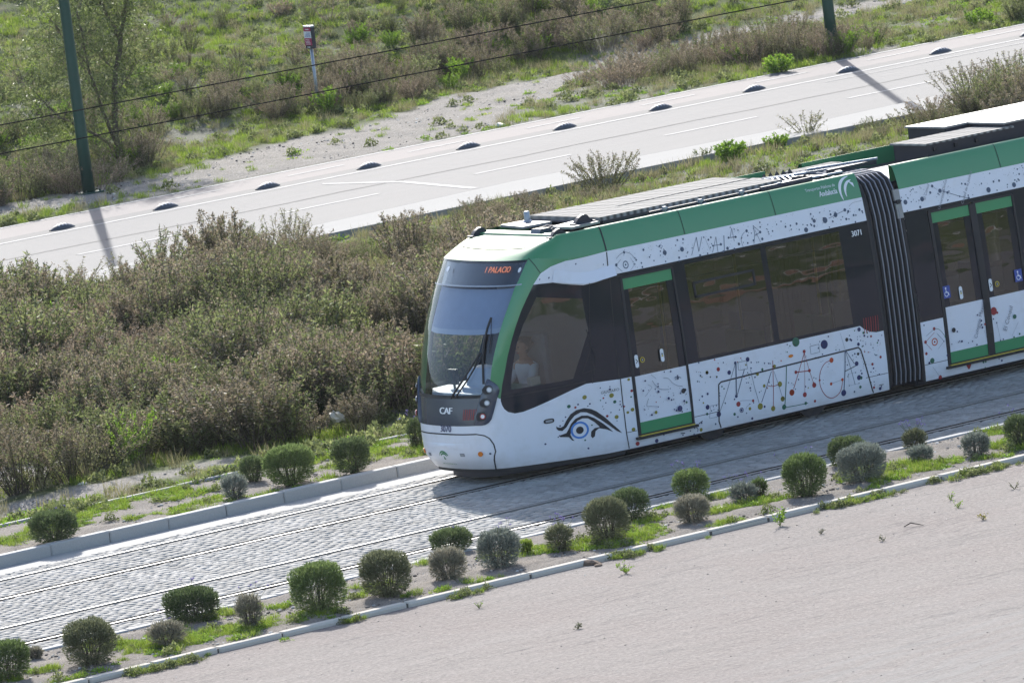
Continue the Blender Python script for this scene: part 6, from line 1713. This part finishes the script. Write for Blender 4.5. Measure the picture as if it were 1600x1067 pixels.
P.line([(1075, 5), (1022, 210)], .006, SL); P.line([(1075, 5), (1104, 170)], .009, SL); P.line([(1138, 0), (1106, 165)], .007, SL); P.line([(1170, 5), (1235, 160)], .004, GY); P.line([(1297, 0), (1260, 180)], .006, SL); P.line([(1298, 5), (1322, 180)], .007, SL); P.line([(1265, 102), (1350, 90)], .007, SL); P.line([(1388, -15), (1394, 165)], .010, SL); P.line([(1445, 12), (1518, 5)], .006, SL); P.done()
P = Print('livery_print', (1140, 300), .1375)
P.dots([(192, 443, 13, SL), (346, 457, 12, SL), (67, 510, 8, SL), (105, 592, 12, SL), (205, 581, 8, SL), (270, 552, 8, SL), (370, 535, 12, SL), (346, 399, 7, SL), (342, 347, 7, SL), (94, 436, 6, SL), (55, 648, 9, SL), (439, 456, 6, SL), (487, 445, 7, SL), (446, 479, 5, SL), (533, 370, 6, SL), (583, 336, 6, SL), (634, 396, 9, SL), (690, 383, 8, SL), (760, 362, 11, SL), (790, 429, 6, SL), (868, 432, 22, SL), (960, 330, 17, SL), (937, 306, 9, SL), (961, 388, 11, SL), (920, 252, 8, SL), (881, 378, 7, SL), (930, 378, 8, SL), (919, 367, 6, SL), (1083, 322, 27, SL), (1064, 300, 8, SL), (1146, 257, 10, SL), (1202, 262, 21, SL), (1171, 336, 9, SL), (1308, 206, 15, SL), (1347, 223, 12, SL), (1325, 309, 11, SL), (1355, 309, 6, SL), (1408, 265, 10, SL), (1434, 265, 7, SL), (1474, 202, 12, SL), (1504, 220, 8, SL), (1511, 237, 6, SL), (1429, 342, 8, SL), (1264, 318, 5, SL), (1133, 402, 6, SL), (698, 428, 5, SL), (832, 372, 5, SL)])
P.line([(22, 412), (5, 520)], .006, SL); P.line([(22, 412), (52, 560)], .006, SL); P.line([(0, 520), (66, 510)], .006, SL); P.curve([(170, 455), (138, 500), (133, 560), (155, 630)], .005, SL); P.line([(265, 380), (285, 480), (275, 590)], .007, SL); P.line([(268, 385), (345, 455)], .005, SL); P.line([(285, 430), (350, 570)], .005, SL); P.line([(285, 498), (340, 462)], .008, SL)
P.line([(1125, 302), (1200, 262), (1305, 210)], .006, SL); P.curve([(1355, 165), (1400, 125), (1500, 100)], .004, GY); P.done()
P = Print('livery_print', (0, 0), 1); sprinkle(P, 2.0, 6.5, 2.70, 2.98, 60, 3, [SL, SL, GY], .008); sprinkle(P, 3.15, 6.5, .50, 1.15, 40, 4, [NV_, GR, SL, SL, RD], .008); sprinkle(P, 6.1, 6.55, .3, 1.0, 8, 5, [NV_, RD, SL], .008); sprinkle(P, 2.15, 2.95, .56, 1.15, 14, 6, [NV_, SL], .006); P.done()
# middle car
P = Print('livery_print', (1400, 480), .15, True)
P.ring(388, 360, 40, OR, .016); P.dots([(388, 360, 8, RD), (382, 224, 14, RD), (293, 363, 14, RD), (302, 483, 12, RD), (366, 556, 23, GR), (336, 580, 10, NV_), (457, 729, 18, RD), (500, 307, 8, GR), (484, 354, 5, SL), (277, 188, 6, NV_), (522, 500, 8, NV_), (587, 237, 20, K_), (624, 253, 6, NV_), (672, 354, 9, NV_), (649, 352, 5, NV_), (783, 354, 6, NV_), (829, 390, 7, NV_), (877, 182, 7, NV_), (886, 210, 9, NV_), (913, 176, 9, RD), (875, 140, 8, NV_), (835, 80, 6, NV_), (1003, 40, 34, RD), (1040, 56, 10, RD), (1222, 97, 19, GR), (1000, 122, 6, NV_), (1034, 161, 6, NV_), (989, 239, 7, GR), (1076, 345, 6, NV_), (1104, 333, 6, NV_), (1274, 277, 8, GR), (1216, 310, 7, GR), (905, 570, 10, GR), (928, 567, 8, GR), (1097, 555, 9, NV_), (1067, 537, 5, NV_), (926, 628, 5, GR), (636, 364, 4, SL), (567, 384, 4, SL), (741, 370, 4, SL)])
P.line([(384, 225), (300, 300)], .005, GY); P.curve([(390, 222), (440, 235), (500, 305)], .006, GR); P.line([(295, 360), (385, 262)], .005, RD); P.line([(293, 372), (360, 445)], .005, RD); P.line([(410, 270), (482, 350)], .005, SL); P.line([(482, 356), (425, 435)], .004, GY); P.line([(372, 620), (455, 725)], .004, GY); P.line([(1036, 165), (1076, 345)], .004, GY); P.line([(1260, 150), (1195, 300)], .003, GY); P.line([(905, 240), (935, 330)], .003, GY)
P.txt('Colegios Mayores', 862, 110, .085, GY, 1.15); P.txt('El Cónsul', 1155, 115, .10, GY, 1.1)
a_, b_ = P.q(752, 610); P.m.add([side_fn(1)(a_-.055+.11*i/8, b_+.035-.085*sin(pi*i/8), .004) for i in range(9)], [tuple(range(9))], RD); P.done()
P = Print('livery_print', (1400, 250), .125, True)
P.dots([(158, 530, 24, SL), (366, 491, 24, SL), (594, 388, 21, SL), (504, 330, 14, SL), (473, 410, 13, SL), (334, 591, 13, SL), (684, 410, 13, SL), (704, 394, 7, SL), (830, 458, 8, SL), (940, 478, 13, SL), (936, 445, 8, SL), (911, 303, 11, SL), (869, 299, 9, SL), (1111, 298, 8, SL), (1191, 376, 27, SL), (1261, 273, 11, SL), (1330, 261, 12, SL), (1428, 311, 7, SL), (1509, 313, 25, SL), (1584, 178, 10, SL), (1566, 118, 8, SL), (1565, 243, 8, SL), (1576, 256, 8, SL), (1525, 254, 8, SL), (1295, 381, 7, SL), (265, 367, 7, SL), (244, 378, 6, SL), (107, 511, 7, SL), (114, 472, 5, SL), (567, 424, 7, SL), (579, 438, 5, SL), (684, 501, 6, SL), (326, 508, 6, SL), (172, 637, 6, SL), (292, 523, 4, SL)])
P.line([(620, 393), (684, 410), (810, 450), (930, 480)], .007, SL); P.line([(510, 335), (560, 375)], .004, GY)
P.txt('El Cónsul', 425, 400, .065, GY, 1.0); P.txt('Clínico', 655, 320, .065, GY, 1.0); P.txt('Universidad', 605, 495, .065, GY, 1.0); P.txt('Ciudad de la Justicia', 925, 345, .065, GY, 1.0)
sprinkle(P, 7.4, 12.8, 2.70, 2.98, 60, 13, [SL, SL, GY], .008); sprinkle(P, 9.6, 13, .3, 1.0, 60, 14, [NV_, GR, SL, RD, OL], .02); P.done()

# ------------------------------------------------------------------ the driver
def skinned(name, joints, edges, mat, parent=None, sub=2):
    me = bpy.data.meshes.new(name); me.from_pydata([j[:3] for j in joints], edges, []); o = bpy.data.objects.new(name, me); COL.objects.link(o)
    md = o.modifiers.new('skin', 'SKIN'); md.use_smooth_shade = True
    for i, j in enumerate(joints):
        r_ = j[3]; me.skin_vertices[0].data[i].radius = (r_, j[4] if len(j) > 4 else r_)
    me.skin_vertices[0].data[0].use_root = True
    o.modifiers.new('sub', 'SUBSURF').levels = sub; o.modifiers['sub'].render_levels = sub
    bpy.context.view_layer.update(); dg = bpy.context.evaluated_depsgraph_get()
    m2 = bpy.data.meshes.new_from_object(o.evaluated_get(dg)); bpy.data.objects.remove(o); m2.materials.clear(); m2.materials.append(M[mat]); m2.shade_smooth()
    q = bpy.data.objects.new(name, m2); COL.objects.link(q)
    if parent is not None: q.parent = parent
    return q
man = empty('person', (1.06, 1.15, 1.02), 'seated tram driver in a white long sleeved shirt with both hands on the desk', 'person')
# local axes: -x is forward, y across, z up from the seat
J = [(0, 0, .08, .13, .16), (0, 0, .22, .12, .15), (-.01, 0, .38, .125, .17), (-.02, 0, .49, .10, .15), (-.03, 0, .56, .055), (-.04, 0, .62, .05), (-.05, 0, .70, .085), (-.05, 0, .79, .09), (-.045, 0, .85, .06),
     (-.02, -.19, .50, .055), (-.14, -.24, .28, .045), (-.32, -.16, .24, .033), (-.38, -.12, .25, .026),
     (-.02, .19, .50, .055), (-.14, .24, .28, .045), (-.32, .16, .24, .033), (-.38, .12, .25, .026),
     (-.10, -.10, .03, .09), (-.45, -.12, .04, .07), (-.50, -.12, -.34, .05), (-.60, -.12, -.42, .035),
     (-.10, .10, .03, .09), (-.45, .12, .04, .07), (-.50, .12, -.34, .05), (-.60, .12, -.42, .035)]
E_ = [(0, 1), (1, 2), (2, 3), (3, 4), (4, 5), (5, 6), (6, 7), (7, 8), (3, 9), (9, 10), (10, 11), (11, 12), (3, 13), (13, 14), (14, 15), (15, 16), (0, 17), (17, 18), (18, 19), (19, 20), (0, 21), (21, 22), (22, 23), (23, 24)]
skinned('body', J, E_, 'skin', man)
Js = [(0, 0, .06, .145, .175), (0, 0, .22, .135, .165), (-.01, 0, .38, .14, .185), (-.02, 0, .49, .115, .165), (-.03, 0, .555, .066), (-.02, -.19, .505, .068), (-.14, -.245, .28, .058), (-.31, -.165, .24, .044), (-.02, .19, .505, .068), (-.14, .245, .28, .058), (-.31, .165, .24, .044)]
skinned('shirt', Js, [(0, 1), (1, 2), (2, 3), (3, 4), (3, 5), (5, 6), (6, 7), (3, 8), (8, 9), (9, 10)], 'shirt', man)
Jt = [(0, 0, .05, .14, .17), (-.10, -.10, .03, .10), (-.45, -.12, .04, .082), (-.50, -.12, -.36, .062), (-.10, .10, .03, .10), (-.45, .12, .04, .082), (-.50, .12, -.36, .062)]
skinned('trousers', Jt, [(0, 1), (1, 2), (2, 3), (0, 4), (4, 5), (5, 6)], 'trousers', man)
for sg in (1, -1):    # hands: palm, four fingers of unequal length and a thumb from the side of the palm
    hj = [(-.37, .12*sg, .25, .022, .03), (-.43, .11*sg, .245, .018, .036), (-.46, .105*sg, .245, .014, .034)]; he = [(0, 1), (1, 2)]
    for k, (dy, L) in enumerate(((-.028, .065), (-.010, .078), (.010, .072), (.027, .055))):
        b_ = len(hj); hj += [(-.475, .105*sg+dy, .245, .0095), (-.475-L*.55, .103*sg+dy*1.1, .243, .0085), (-.475-L*.9, .10*sg+dy*1.1, .222, .0075)]; he += [(2, b_), (b_, b_+1), (b_+1, b_+2)]
    b_ = len(hj); hj += [(-.41, (.105-.045)*sg, .24, .011), (-.455, (.105-.062)*sg, .235, .009)]; he += [(1, b_), (b_, b_+1)]
    skinned('hand', hj, he, 'skin', man, 1)
m = MB(); 
for sg in (1, -1): m.disc((-.135, .032*sg, .765), (-1, 0, 0), .011, .006, 0, 10)
cb('eyes', m, ['print_black'], man); m = MB(); m.prism([(-.135, .74), (-.165, .715), (-.135, .705)], 'y', -.014, .014); m.box(-.142, -.128, -.024, .024, .675, .684, 1); cb('nose_and_mouth', m, ['skin', 'red_ring'], man)
m = MB()
for sg in (1, -1): m.disc((-.05, .088*sg, .745), (0, sg, 0), .026, .012, 0, 10)
cb('ears', m, ['skin'], man)
Jh = [(-.03, 0, .80, .098), (-.02, 0, .86, .075), (.01, 0, .76, .085)]
skinned('hair', Jh, [(0, 1), (0, 2)], 'hair', man)

# ------------------------------------------------------------------ things seen only as reflections in the windows
m = MB(); m.box(-60, 90, -50.4, -50, -.1, 1.3, 0); m.box(-60, 90, -50.5, -49.9, 1.3, 1.42, 1)
o = m.build('boundary_wall', ['terracotta', 'kerb_concrete']); tag(o, 'long low terracotta wall across the car park, seen only mirrored in the tram windows', 'wall')

# ------------------------------------------------------------------ loose stones
def pebble(seed):
    r = np.random.default_rng(seed); bm = bmesh.new(); bmesh.ops.create_icosphere(bm, subdivisions=1, radius=1)
    for v in bm.verts: v.co *= 1+.35*(r.random()-.5); v.co.z *= .6
    me = bpy.data.meshes.new('p'); bm.to_mesh(me); bm.free(); n = len(me.polygons); a = me.attributes.new('tint', 'FLOAT', 'FACE'); a.data.foreach_set('value', np.full(n, .5, np.float32))
    o = bpy.data.objects.new('src_pebble', me); return o
t = NT('pebble'); oi = t.n('ShaderNodeObjectInfo'); M['pebble'] = t.finish(t.pbr(t.ramp(oi.outputs['Random'], [(0, (.05, .045, .04)), (.45, (.20, .18, .165)), (.8, (.42, .40, .37)), (1, (.7, .68, .64))]), .9, 0, None, .2))
pc = []
for i in range(4):
    o = pebble(i); o.data.materials.append(M['pebble']); LIB.objects.link(o); pc.append(o)
subcol('pebble_sources', pc)
def stones(name, x0, x1, y0, y1, n, smin, smax, z, seed, label, fn=None):
    r = np.random.default_rng(seed); x = x0+(x1-x0)*r.random(n); y = y0+(y1-y0)*r.random(n); k = visible(x, y)
    if fn is not None: k &= fn(x, y, r)
    x, y = x[k], y[k]; zz = np.full(len(x), z) if z is not None else hill(x, y)
    scatter(name, np.stack([x, y, zz], 1), r.integers(0, 4, len(x)), smin+(smax-smin)*r.random(len(x))**4, 'pebble_sources', label, 'gravel', seed)
stones('loose_gravel', -32, 12, -24, -6.75, 9000, .003, .016, .001, 201, 'loose grit and small stones spread over the car park asphalt', lambda x, y, r: r.random(len(x)) < .25+.75*np.exp(-(-6.75-y)/1.2)+.3*(vnoise(x, y*3, 2, 203) > .6))
stones('bed_gravel', -20, 16, -6.55, -4.15, 9000, .010, .035, .06, 204, 'coarse gravel mulch in the bed between the track and the car park')
stones('bed_gravel', -16, 8, 3.35, 5.75, 6000, .010, .035, .11, 205, 'coarse gravel mulch behind the tall kerb')
stones('track_gravel', 8, 64, 40.5, 75, 30000, .010, .035, None, 206, 'pale stones scattered along the dirt track beyond the road', lambda x, y, r: dirt_mask(x, y) > .5)
stones('path_gravel', -14, 8, 5.9, 12, 7000, .008, .03, None, 207, 'pale stones on the dirt path between the scrub and the tall kerb', lambda x, y, r: dirt_mask(x, y) > .5)

# every separate seam, plate and trim piece becomes a part of its own
def split_islands(prefixes):
    for o in [q for q in COL.objects if q.type == 'MESH' and q.name.split('.')[0] in prefixes]:
        me = o.data; n = len(me.vertices); par = list(range(n))
        def find(a):
            while par[a] != a: par[a] = par[par[a]]; a = par[a]
            return a
        for e in me.edges:
            a, b = find(e.vertices[0]), find(e.vertices[1])
            if a != b: par[a] = b
        gr2 = {}
        for p in me.polygons: gr2.setdefault(find(p.vertices[0]), []).append(p)
        if len(gr2) < 2: continue
        nm = prefixes[o.name.split('.')[0]]
        for ps in gr2.values():
            mp = {}; vs = []; fs = []; mi = []
            for p in ps:
                f = []
                for i in p.vertices:
                    if i not in mp: mp[i] = len(vs); vs.append(me.vertices[i].co[:])
                    f.append(mp[i])
                fs.append(f); mi.append(p.material_index)
            m2 = bpy.data.meshes.new(nm); m2.from_pydata(vs, [], fs); m2.polygons.foreach_set('material_index', mi)
            for mt in me.materials: m2.materials.append(mt)
            m2.polygons.foreach_set('use_smooth', [p.use_smooth for p in ps]); m2.update()
            m2.set_sharp_from_angle(angle=radians(38)); q = bpy.data.objects.new(nm, m2); COL.objects.link(q); q.parent = o.parent; q.matrix_parent_inverse = o.matrix_parent_inverse
        bpy.data.objects.remove(o)
split_islands({'panel_seams': 'panel_seam', 'fairing_seams': 'fairing_seam', 'visor_lip': 'visor_lip', 'windshield_frame': 'windshield_frame', 'cab_window_trim': 'cab_window_trim', 'roof_plates': 'roof_plate', 'roof_conduits': 'roof_conduit', 'resistor_bars': 'resistor_bar',
               'insulator_row': 'insulator', 'case_latches': 'case_latch', 'handrail': 'handrail', 'end_post': 'end_post', 'underframe': 'underframe', 'roof_deck': 'roof_deck', 'ceiling': 'ceiling', 'floor': 'floor', 'tow_sockets': 'tow_socket', 'aerial_bracket': 'aerial_bracket', 'cable_bundle': 'roof_cable', 'cab_floor': 'cab_floor', 'door_sill': 'door_sill', 'equipment_case': 'equipment_case', 'roof_walkway': 'roof_walkway', 'air_conditioner': 'air_conditioner', 'sun_blind': 'sun_blind', 'eyes': 'eye', 'ears': 'ear', 'bumper_skirt': 'bumper_skirt', 'roof_fairing': 'roof_fairing', 'coupling_frame': 'coupling_frame', 'joint_bracket': 'joint_bracket'})

# ------------------------------------------------------------------ air
m = MB(); m.box(-430, 530, -430, 530, -2, 46); hz_o = m.build('haze', [])
t = NT('haze'); pv_ = t.n('ShaderNodeVolumePrincipled'); pv_.inputs['Color'].default_value = (.92, .94, 1, 1); pv_.inputs['Density'].default_value = HAZE; pv_.inputs['Anisotropy'].default_value = .35
t.t.links.new(pv_.outputs[0], t.out.inputs['Volume']); hz_o.data.materials.append(t.m); tag(hz_o, kind='stuff')
